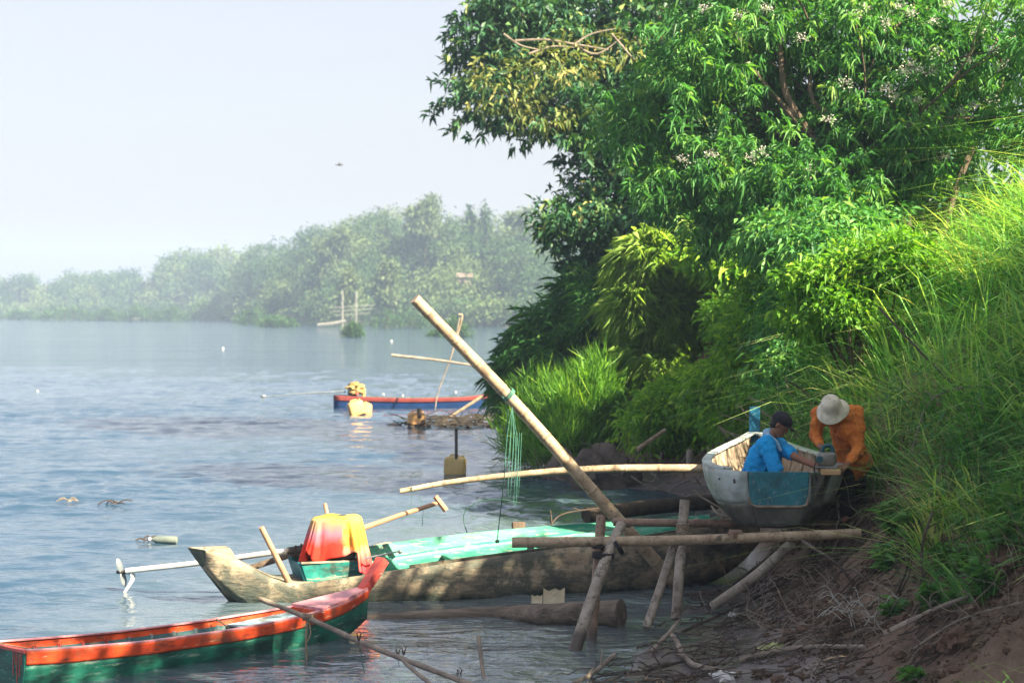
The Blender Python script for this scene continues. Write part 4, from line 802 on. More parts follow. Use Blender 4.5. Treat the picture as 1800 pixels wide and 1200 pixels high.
def solid(o, th):
    q = o.modifiers.new('t', 'SOLIDIFY'); q.thickness = th; q.offset = 0; return o
# --- red and green boat, lower left
p0 = Vector((-4.30, 16.92, 0)); p1 = Vector((-1.43, 19.80, 0)); d = p1 - p0; L = d.length; ang = math.atan2(d.y, d.x)
b1 = thing('wooden_boat', 'long narrow boat painted green below an orange red band, bottom left', 'boat', p0, ang)
st = smooth_st([(0, .30, .22, .335, -.12), (.3, .32, .25, .315, -.14), (1.2, .33, .25, .27, -.14), (2.2, .31, .24, .265, -.14), (2.9, .27, .2, .285, -.13), (3.4, .20, .13, .315, -.08), (3.75, .11, .06, .35, .0), (4.02, .035, .02, .42, .14)], 40)
solid(hull(st, t0=.25).build('hull', 'green_paint', b1, True), .016)
o = solid(hull(st, t0=0, t1=.26, bottom=False, off=-.006).build('painted_band', 'orange_paint', b1, True), .022)
solid(hull([q for q in st if q[0] < 3.55], t0=.15, off=.026, t1=1).build('inner_planking', 'dark_teal', b1, True), .008)
for sg in (-1, 1): rail(st, .028, .014, sg, out=.016).build('gunwale', 'pink_paint', b1, True, smooth=False, bevel=.003)
section_plate(-.012, *st[0][1:], .024).build('transom', 'green_paint', b1, True, smooth=False)
mb = MB(); mb.box((.0, 0, .33), (.05, .60, .03)); mb.build('transom_cap', 'red_paint', b1, True, smooth=False, bevel=.004)
mb = MB()
for k in range(5): y = -.25 + k * .035 + random.uniform(-.01, .01); mb.box((-.0155, y, .31 - .05 * (k % 3 + 1)), (.004, .008, .10 * (k % 3 + 1)))
mb.build('paint_drips', 'red_paint', b1, True, smooth=False)
for k in range(11):
    s = .45 + k * .245; hw, hb, zt, zb = station(st, s); Lq = sect(hw - .03, hb - .03, zt - .05, zb + .03, 0)
    mb = MB(); mb.tube([(s, -y, z) for y, z in Lq] + [(s, y, z) for y, z in reversed(Lq)], .016, 4); mb.build('rib', 'rib_grey' if k > 3 else 'red_paint', b1, True, smooth=False)
hw, hb, zt, zb = station(st, 2.95)
mb = MB(); A = [(2.5, -.235, .21), (2.5, .235, .21), (3.27, .17, .265), (3.27, -.17, .265)]; mb.plate(A, (0, 0, .012)); mb.build('foredeck_board', 'pale_blue', b1, True, smooth=False)
mb = MB(); hA = station(st, 3.25)
top = [(3.27, -hA[0] - .005, hA[2] + .018), (3.27, hA[0] + .005, hA[2] + .018), (3.75, .115, .372), (4.02, .045, .44), (4.02, -.045, .44), (3.75, -.115, .372)]
mb.plate(top, (0, 0, .016)); mb.plate([(3.27, -hA[0], hA[2] - .07), (3.27, hA[0], hA[2] - .07), (3.27, hA[0], hA[2] + .017), (3.27, -hA[0], hA[2] + .017)], (-.014, 0, 0)); mb.build('bow_deck', 'pink_paint', b1, True, smooth=False)
mb = MB(); mb.plate([(3.255, -hA[0], hA[2] - .07), (3.255, hA[0], hA[2] - .07), (3.255, hA[0], hA[2] + .01), (3.255, -hA[0], hA[2] + .01)], (-.012, 0, 0)); mb.build('deck_beam', 'orange_paint', b1, True, smooth=False)
mb = MB(); sec = [(3.92, .28, .04), (4.02, .43, .05), (4.13, .54, .055), (4.27, .70, .06)]; vs = []
for s, z, hw in sec: vs += [(s - .05, -hw, z + .03), (s - .05, hw, z + .03), (s + .04, hw * .6, z - .03), (s + .04, -hw * .6, z - .03)]
mb.add(vs, [(i * 4 + j, i * 4 + (j + 1) % 4, (i + 1) * 4 + (j + 1) % 4, (i + 1) * 4 + j) for i in range(3) for j in range(4)] + [(3, 2, 1, 0), (12, 13, 14, 15)]); mb.build('stem_post', 'red_paint', b1, True, smooth=False, bevel=.004)
mb = MB(); mb.tube([(2.42, -.24, .12), (2.42, -.1, .14), (2.36, .22, .29)], .007, 6); mb.build('thin_brace', 'twig_pale', b1, True)
mb = MB(); mb.tube(curve([(.05, -.27, .345), (.0, -.05, .355), (-.1, .3, .37), (-.3, .6, .45)], 10), .006, 6); tag(mb.build('mooring_rope', 'rope', b1, True))
# --- old weathered boat with mint inside
q0 = Vector((-3.47, 21.62, 0)); q1 = Vector((2.95, 23.75, 0)); d = q1 - q0; ang2 = math.atan2(d.y, d.x); L2 = d.length
b2 = thing('old_boat', 'weathered grey brown dugout style boat with mint green inside', 'boat', q0, ang2)
s2 = [(.12, .11, .09, .60, .42), (.2, .12, .10, .61, .32), (.36, .15, .11, .545, .14), (.5, .18, .12, .46, .02), (.65, .22, .15, .35, -.10), (.8, .27, .2, .265, -.13), (1.05, .35, .27, .205, -.15), (1.3, .42, .33, .25, -.15), (1.9, .50, .40, .32, -.15), (2.6, .57, .46, .40, -.15), (3.4, .62, .50, .48, -.15), (4.3, .62, .48, .55, -.13), (5.2, .5, .38, .61, -.08), (6.0, .3, .22, .68, .0), (6.5, .1, .06, .76, .2), (6.75, .03, .02, .82, .45)]
s2s = smooth_st(s2, 60)
solid(hull(s2s, curvy=2.2).build('hull', 'old_wood', b2, True), .05)
inn = [(s, hw - .04, hb - .03, zt + (.1 if s > 1.6 else 0) * 0, zb + .05) for s, hw, hb, zt, zb in s2s if 1.7 < s < 6.4]
solid(hull(inn, off=.015, curvy=2.2).build('inner_planking', 'jade_paint', b2, True), .01)
def coam(sg, a, b_, h0, h1, m, name):
    mb = MB(); vs = []; n = 18
    for i in range(n):
        s = a + (b_ - a) * i / (n - 1); hw, hb, zt, zb = station(s2s, s); h_ = h0 + (h1 - h0) * (i / (n - 1)); y = sg * (hw - .035)
        vs += [(s, y, zt - .04), (s, y + sg * .02, zt + h_), (s, y + sg * .02 - sg * .022, zt + h_), (s, y - sg * .022, zt - .04)]
    mb.add(vs, [(i * 4 + j, i * 4 + (j + 1) % 4, (i + 1) * 4 + (j + 1) % 4, (i + 1) * 4 + j) for i in range(n - 1) for j in range(4)] + [(3, 2, 1, 0), tuple((n - 1) * 4 + j for j in range(4))]); return mb.build(name, m, b2, True, smooth=False)
coam(1, 1.75, 6.2, .17, .05, 'mint_paint', 'washboard'); coam(-1, 2.3, 6.2, .035, .02, 'old_wood', 'washboard')
solid(hull([q for q in inn if q[0] > 2.0], off=.03, t0=.03, t1=.45, bottom=False, curvy=2.2, side=1).build('painted_strip', 'mint_paint', b2, True), .01)
mb = MB(); vs = []
for z, sx, g_ in ((.615, -.04, .0), (.45, .07, .02), (.30, .18, .03), (.13, .31, .04), (-.03, .44, .05), (-.15, .54, .05)): vs += [(sx, .10 + g_, z), (sx + .15, -.12 - g_, z - .01), (sx + .42, -.14 - g_, z), (sx + .42, .11 + g_, z)]
mb.add(vs, [(i * 4 + j, i * 4 + (j + 1) % 4, (i + 1) * 4 + (j + 1) % 4, (i + 1) * 4 + j) for i in range(5) for j in range(4)] + [(3, 2, 1, 0), (20, 21, 22, 23)]); mb.build('stern_post', 'old_wood', b2, True, smooth=False, bevel=.006)
mb = MB(); vs = []
for z, sx, g_ in ((.612, -.046, -.002), (.45, .064, .018), (.30, .174, .028), (.13, .304, .038), (-.03, .434, .048), (-.15, .534, .048)): vs += [(sx, .10 + g_, z), (sx + .15, -.118 - g_, z - .01), (sx + .156, -.118 - g_, z - .01), (sx + .006, .10 + g_, z)]
mb.add(vs, [(i * 4 + j, i * 4 + (j + 1) % 4, (i + 1) * 4 + (j + 1) % 4, (i + 1) * 4 + j) for i in range(5) for j in range(4)] + [(3, 2, 1, 0), (20, 21, 22, 23)]); mb.build('stern_face', 'shaded_old_wood', b2, True, smooth=False)  # dark colour of this face: weathering plus painted-in shade
mb = MB(); vs = []   # solid stern deck
for s in np.linspace(.12, 1.25, 12): hw, hb, zt, zb = station(s2s, s); vs += [(s, -hw, zt - .01), (s, 0, zt + .01), (s, hw, zt - .01)]
mb.add(vs, [(i * 3 + j, i * 3 + j + 1, (i + 1) * 3 + j + 1, (i + 1) * 3 + j) for i in range(11) for j in range(2)]); solid(mb.build('stern_deck', 'old_wood', b2, True), .03)
# raised engine well: teal plates with thickness
mb = MB(); y0, y1 = -.30, .26
mb.plate([(1.20, y0, .14), (1.20, y1, .12), (1.10, y1 + .02, .45), (1.11, y1 - .10, .46), (1.12, y1 - .12, .42), (1.12, y0 + .17, .41), (1.11, y0 + .12, .44), (1.10, y0 - .02, .445)], (.025, 0, 0))
mb.build('well_rear_plate', 'stern_teal', b2, True, smooth=False)
for sg, yy in ((-1, y0), (1, y1)):
    mb = MB(); mb.plate([(1.125, yy + sg * .02, .44), (1.78, yy + sg * .06, .445), (1.78, yy + sg * .02, .2), (1.22, yy, .16)], (0, sg * .022, 0)); mb.build('well_side_plate', 'box_teal', b2, True, smooth=False)
    mb = MB(); mb.box((1.45, yy + sg * .05, .45), (.66, .035, .018)); mb.build('well_cap', 'raw_wood', b2, True, smooth=False)
mb = MB(); mb.box((1.80, 0, .32), (.03, .62, .26)); mb.build('thwart', 'box_teal', b2, True, smooth=False)
mb = MB(); mb.box((3.95, .64, .66), (.16, .05, .09)); mb.build('cleat_block', 'bark', b2, True, smooth=False, bevel=.01)
for s in (3.0, 4.1, 5.1): mb = MB(); hw = station(s2s, s)[0]; mb.box((s, 0, station(s2s, s)[2] - .09), (.06, hw * 2 - .1, .035)); mb.build('thwart', 'jade_paint', b2, True, smooth=False)
mb = MB(); mb.tube([P(1160, 936, 24.0), P(1250, 925, 24.2), P(1062, 950, 23.8)][::-1], .02, 6); tag(mb.build('green_pole', 'mint_paint', origin=P(1062, 950, 23.8)), 'mint green strip of wood lying across the old boat bow', 'pole')
# motor under the cloth
Dm = 22.0
mo = thing('longtail_motor', 'longtail boat motor with long white propeller shaft, engine hidden by cloth', 'boat motor', P(590, 985, Dm))
mb = MB(); c = P(592, 950, Dm); mb.box(c, (.42, .38, .36)); mb.ell(c + Vector((.05, 0, .2)), (.2, .17, .09), 14, 8); mb.tube([c + Vector((-.2, -.1, -.2)), c + Vector((-.24, -.1, .1))], .05, 10); mb.box(c + Vector((0, 0, -.24)), (.36, .3, .14)); mb.build('engine', 'metal_dark', mo, bevel=.02)
sp = [P(560, 962, Dm), P(480, 971, 22.15), P(350, 989, 22.4), P(222, 1003, 22.6)]
mb = MB(); mb.tube(curve(sp, 14), .032, 10); shf = mb.build('shaft', 'metal_white', mo)
mb = MB(); mb.tube([P(556, 960, Dm), P(505, 968, 22.05)], .042, 10); mb.tube([P(530, 955, Dm), P(528, 968, Dm)], .012, 6); mb.tube([P(520, 958, Dm), P(518, 970, Dm)], .012, 6); mb.build('coupling', 'metal_dark', mo)
hub = P(214, 1005, 22.62)
mb = MB(); mb.tube([hub + Vector((-.06, 0, 0)), hub + Vector((.1, 0, .005))], [.018, .03], 10); mb.build('propeller_hub', 'metal_dark', mo)
for k, a in enumerate((R(115), R(-65))):
    mb = MB(); dv = Vector((-.25 + .1 * k, -.35, 1)).normalized() if k == 0 else Vector((.18, .2, -1)).normalized(); q = dv.to_track_quat('Z', 'X').to_matrix(); mb.ell(hub + dv * .085, (.045, .012, .09), 14, 9, R_=q); mb.build('propeller_blade', 'metal_grey', mo)
mb = MB(); kp = curve([P(232, 1003, 22.6), P(234, 1015, 22.6), P(226, 1030, 22.6), P(218, 1042, 22.6)], 10); mb.tube(kp, [.035 - .002 * i for i in range(len(kp))], 8, sq=.35); mb.build('skeg', 'metal_white', mo)
mb = MB(); tp = [P(640, 927, 22.1), P(700, 906, 22.2), P(768, 884, 22.35)]; mb.tube(tp, [.03, .027, .025], 8); mb.build('tiller_arm', 'stick', mo)
mb = MB(); mb.tube([P(765, 872, 22.35), P(784, 897, 22.35)], [.032, .034], 8); mb.build('tiller_grip', 'stick', mo)
mb = MB(); mb.tube([P(640, 981, 21.7), P(703, 968, 21.7)], .010, 6); mb.ell(P(703, 969, 21.7), (.025, .025, .025), 8, 6); mb.build('throttle_rod', 'metal_grey', mo)
mb = MB(); mb.tube(curve([P(545, 962, 22.2), P(500, 978, 22.3), P(430, 1001, 22.4)], 8), [.035, .04, .042, .045, .045, .045, .045, .045, .045][:len(curve([P(545, 962, 22.2), P(500, 978, 22.3), P(430, 1001, 22.4)], 8))], 8, sq=.5)
tag(mb.build('wooden_spar', 'bark', origin=P(430, 1001, 22.4)), 'short brown plank spar under the white propeller shaft', 'spar')
mb = MB(); mb.tube([P(459, 926, 21.5), P(512, 1031, 21.65)], [.030, .036], 10); tag(mb.build('steering_stick', 'stick', origin=P(512, 1031, 21.65)), 'reddish wooden stick leaning on the stern of the old boat', 'stick')
mb = MB(); mb.tube([P(571, 885, 22.4), P(580, 925, 22.3)], .022, 8); tag(mb.build('wooden_peg', 'stick', origin=P(580, 925, 22.3)), 'short wooden peg poking up behind the coloured cloth', 'peg')
mb = MB(); mb.tube(curve([P(655, 962, 23.0), P(680, 959, 23.1), P(702, 960, 23.2)], 8), [.03, .035, .04, .045, .045, .045, .04, .035, .03], 10); tag(mb.build('bamboo_piece', 'bamboo', origin=P(680, 960, 23.1)), 'stub of bamboo lying inside the old boat behind the cloth', 'bamboo')
# cloth draped over the engine
cc = P(592, 1010, Dm); zt = P(592, 905, Dm).z - cc.z
vs = []; nphi = 120; nt_ = 34
for i in range(nt_ + 1):
    t = i / nt_
    for j in range(nphi):
        ph = 2 * PI * j / nphi; cx_, sy_ = math.cos(ph), math.sin(ph); e = .42
        bx = math.copysign(abs(cx_) ** e, cx_); by = math.copysign(abs(sy_) ** e, sy_)
        if t < .35:
            k = t / .35; x = bx * .27 * k; y = by * .22 * k; z = zt - .035 * k ** 5 - .012 * math.sin(4 * x * 6) * k
        else:
            k = (t - .35) / .65
            right = max(0, math.cos(ph + .55)); left = max(0, -math.cos(ph + .15))
            drop = .40 + .24 * right ** 1.5 + .10 * left + .03 * math.sin(3 * ph + 1)
            if -2.45 < (ph if ph < PI else ph - 2 * PI) < -1.25: drop = .40 + .06 * math.sin(6 * ph)
            fold = .026 * k ** .7 * (math.sin(9 * ph + 1.4 * math.sin(2 * ph) + k) + .7 * math.sin(16 * ph + 2) + .5 * math.sin(29 * ph + 3 * k))
            fl_ = 1 + .20 * k
            x = bx * .27 * fl_ + cx_ * fold; y = by * .22 * fl_ + sy_ * fold; z = zt - .035 - drop * k
            x += .06 * k * right - .05 * k * left
        vs.append((cc.x + x, cc.y + y, cc.z + z))
mb = MB(); mb.add(vs, [(i * nphi + j, (i + 1) * nphi + j, (i + 1) * nphi + (j + 1) % nphi, i * nphi + (j + 1) % nphi) for i in range(nt_) for j in range(nphi)])
o = mb.build('draped_cloth', 'cloth', origin=cc, auto=False); solid(o, .004); tag(o, 'yellow, red and purple tie dyed cloth draped over the boat engine', 'cloth')

# --- boat under repair on the trestle
r0_ = Vector((2.68, 20.0, 0)); r1_ = Vector((2.93, 24.1, 0)); d = r1_ - r0_; ang3 = math.atan2(d.y, d.x)
b3 = thing('repair_boat', 'white and teal boat propped on bamboo beams for repair, stern facing the camera', 'boat', r0_, ang3)
s3 = [(0, .31, .20, 1.575, 1.05), (.12, .50, .25, 1.58, 1.01), (.3, .64, .32, 1.585, 1.0), (.6, .715, .38, 1.59, .995), (1.1, .72, .40, 1.595, .99), (2.0, .63, .36, 1.60, .99), (2.9, .44, .25, 1.62, 1.02), (3.6, .22, .1, 1.66, 1.1), (4.02, .05, .03, 1.72, 1.25)]
s3s = smooth_st(s3, 44); s3s[0] = (0, *s3[0][1:]); CV = 2.0
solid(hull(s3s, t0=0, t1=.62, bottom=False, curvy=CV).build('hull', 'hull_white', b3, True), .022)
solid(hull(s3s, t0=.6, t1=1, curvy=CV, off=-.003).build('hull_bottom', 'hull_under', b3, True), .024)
solid(hull(s3s, off=.028, curvy=CV).build('inner_planking', 'raw_wood', b3, True), .008)
for sg in (-1, 1): rail([q for q in s3s if q[0] >= .1], .085, .024, sg, out=.014).build('gunwale', 'rail_white', b3, True, smooth=False, bevel=.005)
for sg in (-1, 1):
    for tq in (.33, .61):
        mb = MB(); pts_ = []
        for q in s3s[1:-2]: Lq = sect(*q[1:], 0, t1=1, nside=40, curvy=CV)[int(40 * tq)]; pts_.append((q[0], sg * (Lq[0] + .001), Lq[1]))
        mb.tube(pts_, .006 if tq < .5 else .009, 5); mb.build('plank_seam', 'hull_under', b3, True)
tb = MB(); a, b_, z1, z0, zc = .30, .215, 1.578, 1.24, 1.3
tb.plate([(-.01, -a, z1), (-.01, -a * .97, zc), (-.01, -a * .9, zc - .045), (-.01, -a * .72, z0), (-.01, a * .72, z0), (-.01, a * .9, zc - .045), (-.01, a * .97, zc), (-.01, a, z1)], (-.02, 0, 0)); tb.build('transom', 'stern_teal', b3, True, smooth=False, bevel=.003)
tb = section_plate(-.006, *s3[0][1:], .02, curvy=CV); tb.build('transom_backing', 'hull_under', b3, True, smooth=False)
mb = MB(); mb.tube([(-.03, -a * .99, zc + .02), (-.03, -a * .93, zc - .05), (-.03, -a * .74, z0 - .012), (-.03, a * .74, z0 - .012), (-.03, a * .93, zc - .05), (-.03, a * .99, zc + .02)], .014, 6); mb.build('transom_seam', 'raw_wood', b3, True)
mb = MB(); mb.plate([(-.012, -.47, 1.565), (.1, -.535, 1.57), (.07, -.42, 1.22), (-.0, -.33, 1.22), (-.02, -.315, 1.57)], (-.012, -.01, 0)); mb.build('stern_plank', 'hull_under', b3, True, smooth=False)
mb = MB(); mb.plate([(3.98, -.07, 1.40), (3.98, .07, 1.40), (3.94, .062, 2.04), (3.94, -.062, 2.04)], (.05, 0, 0)); mb.build('stem_post', 'stem_blue', b3, True, smooth=False, bevel=.006)
for k in range(8):
    s = .45 + k * .42; hw, hb, zt_, zb_ = station(s3s, s); Lq = sect(hw - .035, hb - .03, zt_ - .01, zb_ + .03, 0, curvy=CV); mb = MB(); mb.tube([(s, -y, z) for y, z in Lq] + [(s, y, z) for y, z in reversed(Lq)], .02, 4); mb.build('rib', 'raw_wood', b3, True, smooth=False)
mb = MB(); mb.tube([(-.0, .44, 1.46), (-.008, .445, 1.50)], .012, 5); mb.ell((-.0 + .14, .585, 1.49), (.02, .012, .012), 8, 5, .8); mb.build('bolt', 'metal_dark', b3, True)
t_ = MB(); q = P(1460, 829, 19.95); t_.box(q + Vector((0, 0, 0)), (.19, .10, .055)); tag(t_.build('wood_block', 'fresh_wood', smooth=False, bevel=.006, origin=q), 'fresh pale wood block held on the stern rim of the repair boat', 'wood block')

# --- trestle
tr_ = thing('bamboo_trestle', 'trestle of lashed grey bamboo poles carrying the repair boat', 'trestle', (2.0, 19.9, 0))
def pole(name, pts, r0, r1, m='bamboo_grey', wet=None, parent=None, sp=.36):
    mb = MB(); bamboo(mb, pts, r0, r1, sp, wet); return mb.build(name, m, parent or tr_)
pole('front_beam', [P(900, 953, 19.55), P(1200, 949, 19.6), P(1512, 937, 19.8)], .052, .05, 'bamboo')
pole('rear_beam', [P(1078, 917, 21.0), P(1300, 920, 21.0), P(1545, 922, 21.1)], .042, .045, 'bamboo_brown')
pole('post', [P(1057, 906, 19.72), P(1050, 1000, 19.55), P(1038, 1133, 19.2) + Vector((0, 0, -.12))], .050, .048, 'bamboo_brown', .07)
pole('post', [P(1092, 922, 19.78), P(1062, 990, 19.35), P(1003, 1145, 18.75) + Vector((0, 0, -.1))], .050, .064, 'bamboo_grey', .14)
pole('post', [P(1204, 878, 20.3), P(1196, 980, 20.2), P(1188, 1088, 19.9)], .052, .052, 'bamboo_grey', .05)
pole('post', [P(1186, 955, 19.72), P(1165, 1020, 19.6), P(1136, 1104, 19.3)], .045, .045, 'bamboo_grey', .10)
pole('brace', [P(1392, 955, 20.0), P(1330, 1010, 20.2), P(1252, 1066, 20.4)], .055, .05, 'bamboo_grey')
def lashing(p, ax, r, n, h, m, w_=.008):
    mb = MB(); ax = Vector(ax).normalized(); u = ax.orthogonal().normalized(); v = ax.cross(u); pts = []
    for i in range(n * 14 + 1): a = 2 * PI * i / 14; pts.append(Vector(p) + ax * (h * (i / (n * 14) - .5)) + (u * math.cos(a) + v * math.sin(a)) * r)
    mb.tube(pts, w_, 5); return mb.build('lashing', m, tr_)
lashing(P(1054, 957, 19.60), (0, .1, 1), .068, 3, .06, 'black_rubber', .016); lashing(P(1060, 976, 19.45), (.1, 0, 1), .10, 3, .06, 'black_rubber', .013); lashing(P(1200, 928, 20.25), (0, 0, 1), .062, 6, .10, 'rope', .009); lashing(P(1088, 962, 19.5), (.7, 0, .4), .07, 2, .04, 'black_rubber', .011)
lashing(P(1204, 936, 20.2), (.5, 0, 1), .066, 3, .05, 'rope', .008); lashing(P(1060, 996, 19.4), (.3, 0, 1), .062, 1, .04, 'rope', .004)
lashing(P(1093, 918, 21.15), (.3, 0, 1), .10, 4, .06, 'rope', .009); lashing(P(1392, 946, 19.85), (.3, 0, .7), .085, 4, .06, 'rope', .009); lashing(P(1184, 950, 19.68), (.2, 0, 1), .075, 4, .07, 'rope', .009)
mb = MB(); mb.tube([P(1288, 935, 19.62), P(1288, 945, 19.62)], [.05, .05], 8); mb.box(P(1293, 936, 19.7), (.12, .14, .05)); mb.build('wedge', 'bamboo_brown', tr_)
def lone(name, pts, r0, r1, m, lab, cat='pole', sp=.4):
    mb = MB(); bamboo(mb, pts, r0, r1, sp); return tag(mb.build(name, m, origin=pts[0]), lab, cat)
lone('leaning_pole', [P(729, 525, 21.0), P(905, 708, 21.4), P(1075, 900, 21.6), P(1192, 1030, 22.0)], .060, .072, 'bamboo', 'thick bamboo pole leaning up left high over the river')
lone('bowed_pole', [P(703, 863, 22.9), P(800, 846, 23), P(950, 830, 23), P(1080, 823, 23), P(1255, 823, 23)], .030, .050, 'bamboo', 'long bowed bamboo pole reaching level over the water behind the leaning pole')
# cords on the leaning pole and bowed pole
mb = MB(); c = P(893, 692, 21.35)
ax = (P(905, 708, 21.4) - P(729, 525, 21.0)).normalized(); u_ = ax.orthogonal().normalized(); v_ = ax.cross(u_)
mb.tube([c + ax * (.04 * i / 30 - .02) + (u_ * math.cos(i * .5) + v_ * math.sin(i * .5)) * .075 for i in range(40)], .006, 5)
for du, dv in ((0, 150), (6, 120), (10, 165), (-5, 100), (14, 150)): mb.tube(curve([P(900, 715, 21.3), P(897 + du, 715 + dv * .5, 21.3), P(893 + du, 715 + dv, 21.3), P(898 + du, 712 + dv, 21.3), P(903 + du, 760, 21.3)], 14), .0026, 5)
tag(mb.build('rope_loop', 'green_cord', origin=c), 'looped green cord hanging from the middle of the leaning pole', 'cord')
mb = MB(); mb.tube(curve([P(893, 720, 21.3), P(886, 840, 21.6), P(874, 948, 22.6)], 14), .006, 5); mb.ell(P(874, 951, 22.6), (.03, .03, .02), 8, 6, .8); tag(mb.build('mooring_line', 'cord_dark', origin=P(874, 948, 22.6)), 'dark line running down from the leaning pole to a green knot on the old boat', 'line')
mb = MB(); a = P(724, 860, 22.9); mb.tube([a + Vector((.0, math.cos(i), math.sin(i)) ) * .033 for i in range(8)], .006, 4)
mb.tube([P(726, 862, 22.9), P(717, 910, 22.6)], .003, 4); mb.tube([P(735, 862, 22.9), P(744, 895, 22.4), P(742, 925, 22.4)], .003, 4); tag(mb.build('tied_string', 'cord_dark', origin=a), 'thin string tied round the tip of the bowed bamboo pole', 'string')
mb = MB(); mb.tube(curve([P(824, 946, 23.6), P(815, 905, 23.6), P(840, 882, 23.6), P(885, 878, 23.6), P(915, 884, 23.6)], 20), .006, 5); tag(mb.build('bent_reed', 'cord_dark', origin=P(824, 946, 23.6)), 'thin dark wire loop arching above the old boat', 'wire')
branch([P(960, 940, 24.6), P(985, 905, 24.8), P(1050, 893, 25), P(1075, 890, 25)], .008, .014, 'thin dark branch arching behind the trestle post', 'twig', 'branch', 4)
# --- poles in the foreground
mb = MB(); c = curve([P(457, 1052, 18.6), P(540, 1085, 18.3), P(640, 1130, 17.7), P(720, 1162, 17.2), P(812, 1197, 16.6), P(900, 1235, 16)], 26); mb.tube(c, [.024 + .010 * mn.noise(Vector((i * .7, 0, 0))) for i in range(len(c))], 9)
t = thing('forked_stick', 'grey forked stick slanting down over the bow of the red boat', 'stick', P(812, 1197, 16.6)); mb.build('stick_shaft', 'stick_grey', t)
mb = MB(); mb.tube(curve([P(705, 1156, 17.3), P(730, 1180, 17.0), P(775, 1215, 16.5)], 8), .018, 7); mb.build('side_branch', 'stick_grey', t)
mb = MB()
for u, v in ((631, 1126), (710, 1150), (808, 1190), (806, 1195), (700, 1152)):
    for s_ in (-1, 1): q = P(u, v, 17.5); mb.tube([q, q + Vector((.02 * s_, 0, .07)), q + Vector((-.01 * s_, 0, .10 * s_))], [.008, .005, .002], 5)
mb.build('thorn', 'twig', t)
mb = MB(); q = P(541, 1084, 18.28)
for k in range(5): mb.tube([q + Vector((.02 * (k - 2), math.cos(i) * .035, math.sin(i) * .035)) for i in range(8)], .007, 5)
mb.tube(curve([q, P(538, 1130, 18.2), P(542, 1215, 18.1)], 12), .011, 6); mb.tube(curve([q, P(546, 1110, 18.2), P(540, 1128, 18.2)], 8), .008, 5)
tag(mb.build('frayed_rope', 'rope', origin=q), 'frayed rope knotted round the forked stick and hanging down', 'rope')
mb = MB(); mb.tube(curve([P(632, 1128, 17.7), P(638, 1170, 17.6), P(650, 1215, 17.4)], 8), .004, 5); tag(mb.build('thin_line', 'cord_dark', origin=P(632, 1128, 17.7)), 'thin dark line hanging from the forked stick beside the red boat', 'line')
branch([P(841, 1118, 17.6), P(845, 1150, 17.5), P(850, 1185, 17.3), P(862, 1215, 17.1)], .020, .014, 'short upright grey stick standing in the water at bottom centre', 'stick_grey', 'stake', 0, 'stake')
branch([P(1213, 790, 33.5), P(1212, 818, 33.5)], .06, .055, 'short wooden stake on the shore behind the repair boat', 'stick_grey', 'stake', 0, 'stake')
branch([P(1120, 790, 35), P(1170, 755, 35.3)], .045, .035, 'pale cut bamboo piece lying in the brush on the headland', 'bamboo', 'cut_bamboo', 0, 'bamboo')
c = [P(1030, 905, 27.5), P(1150, 890, 28.2), P(1250, 882, 28.8), P(1330, 870, 29.5)]
mb = MB(); mb.tube(curve(c, 14), .11, 12); tag(mb.build('sunken_log', 'dark_bark', origin=c[0]), 'dark log on the shore behind the trestle', 'log')
# brush on the headland mud behind the boats
mb = MB()
for i in range(330):
    y = random.uniform(24, 42); x = np.interp(y, YS, XS) + random.uniform(-.15, 1.5); z = max(ground_z(x, y), 0); a = random.uniform(0, PI); L = random.uniform(.3, 1.1)
    c = curve(wig((x, y, z + random.uniform(.02, .25)), (math.cos(a), math.sin(a) * .4, random.uniform(-.1, .5)), L, 5, .25, hug=False), 8); mb.tube(c, random.uniform(.006, .016), 4)
tag(mb.build('shore_brush', 'twig_pale'), 'dry brown brushwood piled along the shore under the shrubs', 'brushwood', kind='stuff')

#%%FARBOAT
# ---------------------------------------------------------------- distant blue boat, cans, debris
g = G(588, 715); b4 = thing('moored_boat', 'distant dark blue boat with a dull red rim moored at the headland', 'boat', (g.x, g.y, 0), R(2))
s4 = smooth_st([(0, .3, .2, .40, -.1), (.15, .33, .24, .38, -.1), (2.5, .4, .3, .30, -.1), (4.5, .3, .2, .34, -.08), (5.4, .05, .03, .5, .1)], 24)
solid(hull(s4, t0=.32).build('hull', 'navy_paint', b4, True), .02); solid(hull(s4, t0=0, t1=.34, bottom=False, off=-.01).build('rim_band', 'dull_red', b4, True), .04)
section_plate(-.02, *s4[0][1:], .03).build('transom', 'navy_paint', b4, True); solid(hull(s4, off=.03).build('inner_planking', 'dark_teal', b4, True), .01)
D4 = g.y
m4 = thing('boat_motor', 'far boat motor under a tattered straw coloured cover with long thin shaft', 'boat motor', P(622, 698, D4))
mb = MB(); c = P(625, 683, D4); mb.ell(c, (.27, .22, .18), 20, 12, .8, 3); mb.tube(curve([c + Vector((.2, 0, .05)), c + Vector((.27, 0, -.1)), c + Vector((.25, 0, -.3))], 6), .06, 8); mb.build('cover', 'canvas', m4)
mb = MB(); mb.box(c + Vector((-.1, 0, -.15)), (.3, .24, .2)); mb.tube([c + Vector((-.1, -.05, -.2)), c + Vector((-.12, -.05, .0))], .04, 8); mb.build('engine', 'metal_dark', m4, bevel=.02)
mb = MB(); mb.ell(c + Vector((.05, -.15, -.16)), (.06, .05, .06)); mb.build('fuel_cap', 'red_paint', m4)
mb = MB(); mb.tube([P(608, 688, D4), P(540, 691, D4), P(465, 697, D4)], [.03, .025, .02], 6); mb.build('shaft', 'metal_grey', m4)
mb = MB(); mb.tube([P(468, 696, D4), P(458, 706, D4)], .025, 5); mb.ell(P(462, 696, D4), (.09, .03, .05), 8, 6); mb.build('propeller', 'metal_grey', m4)
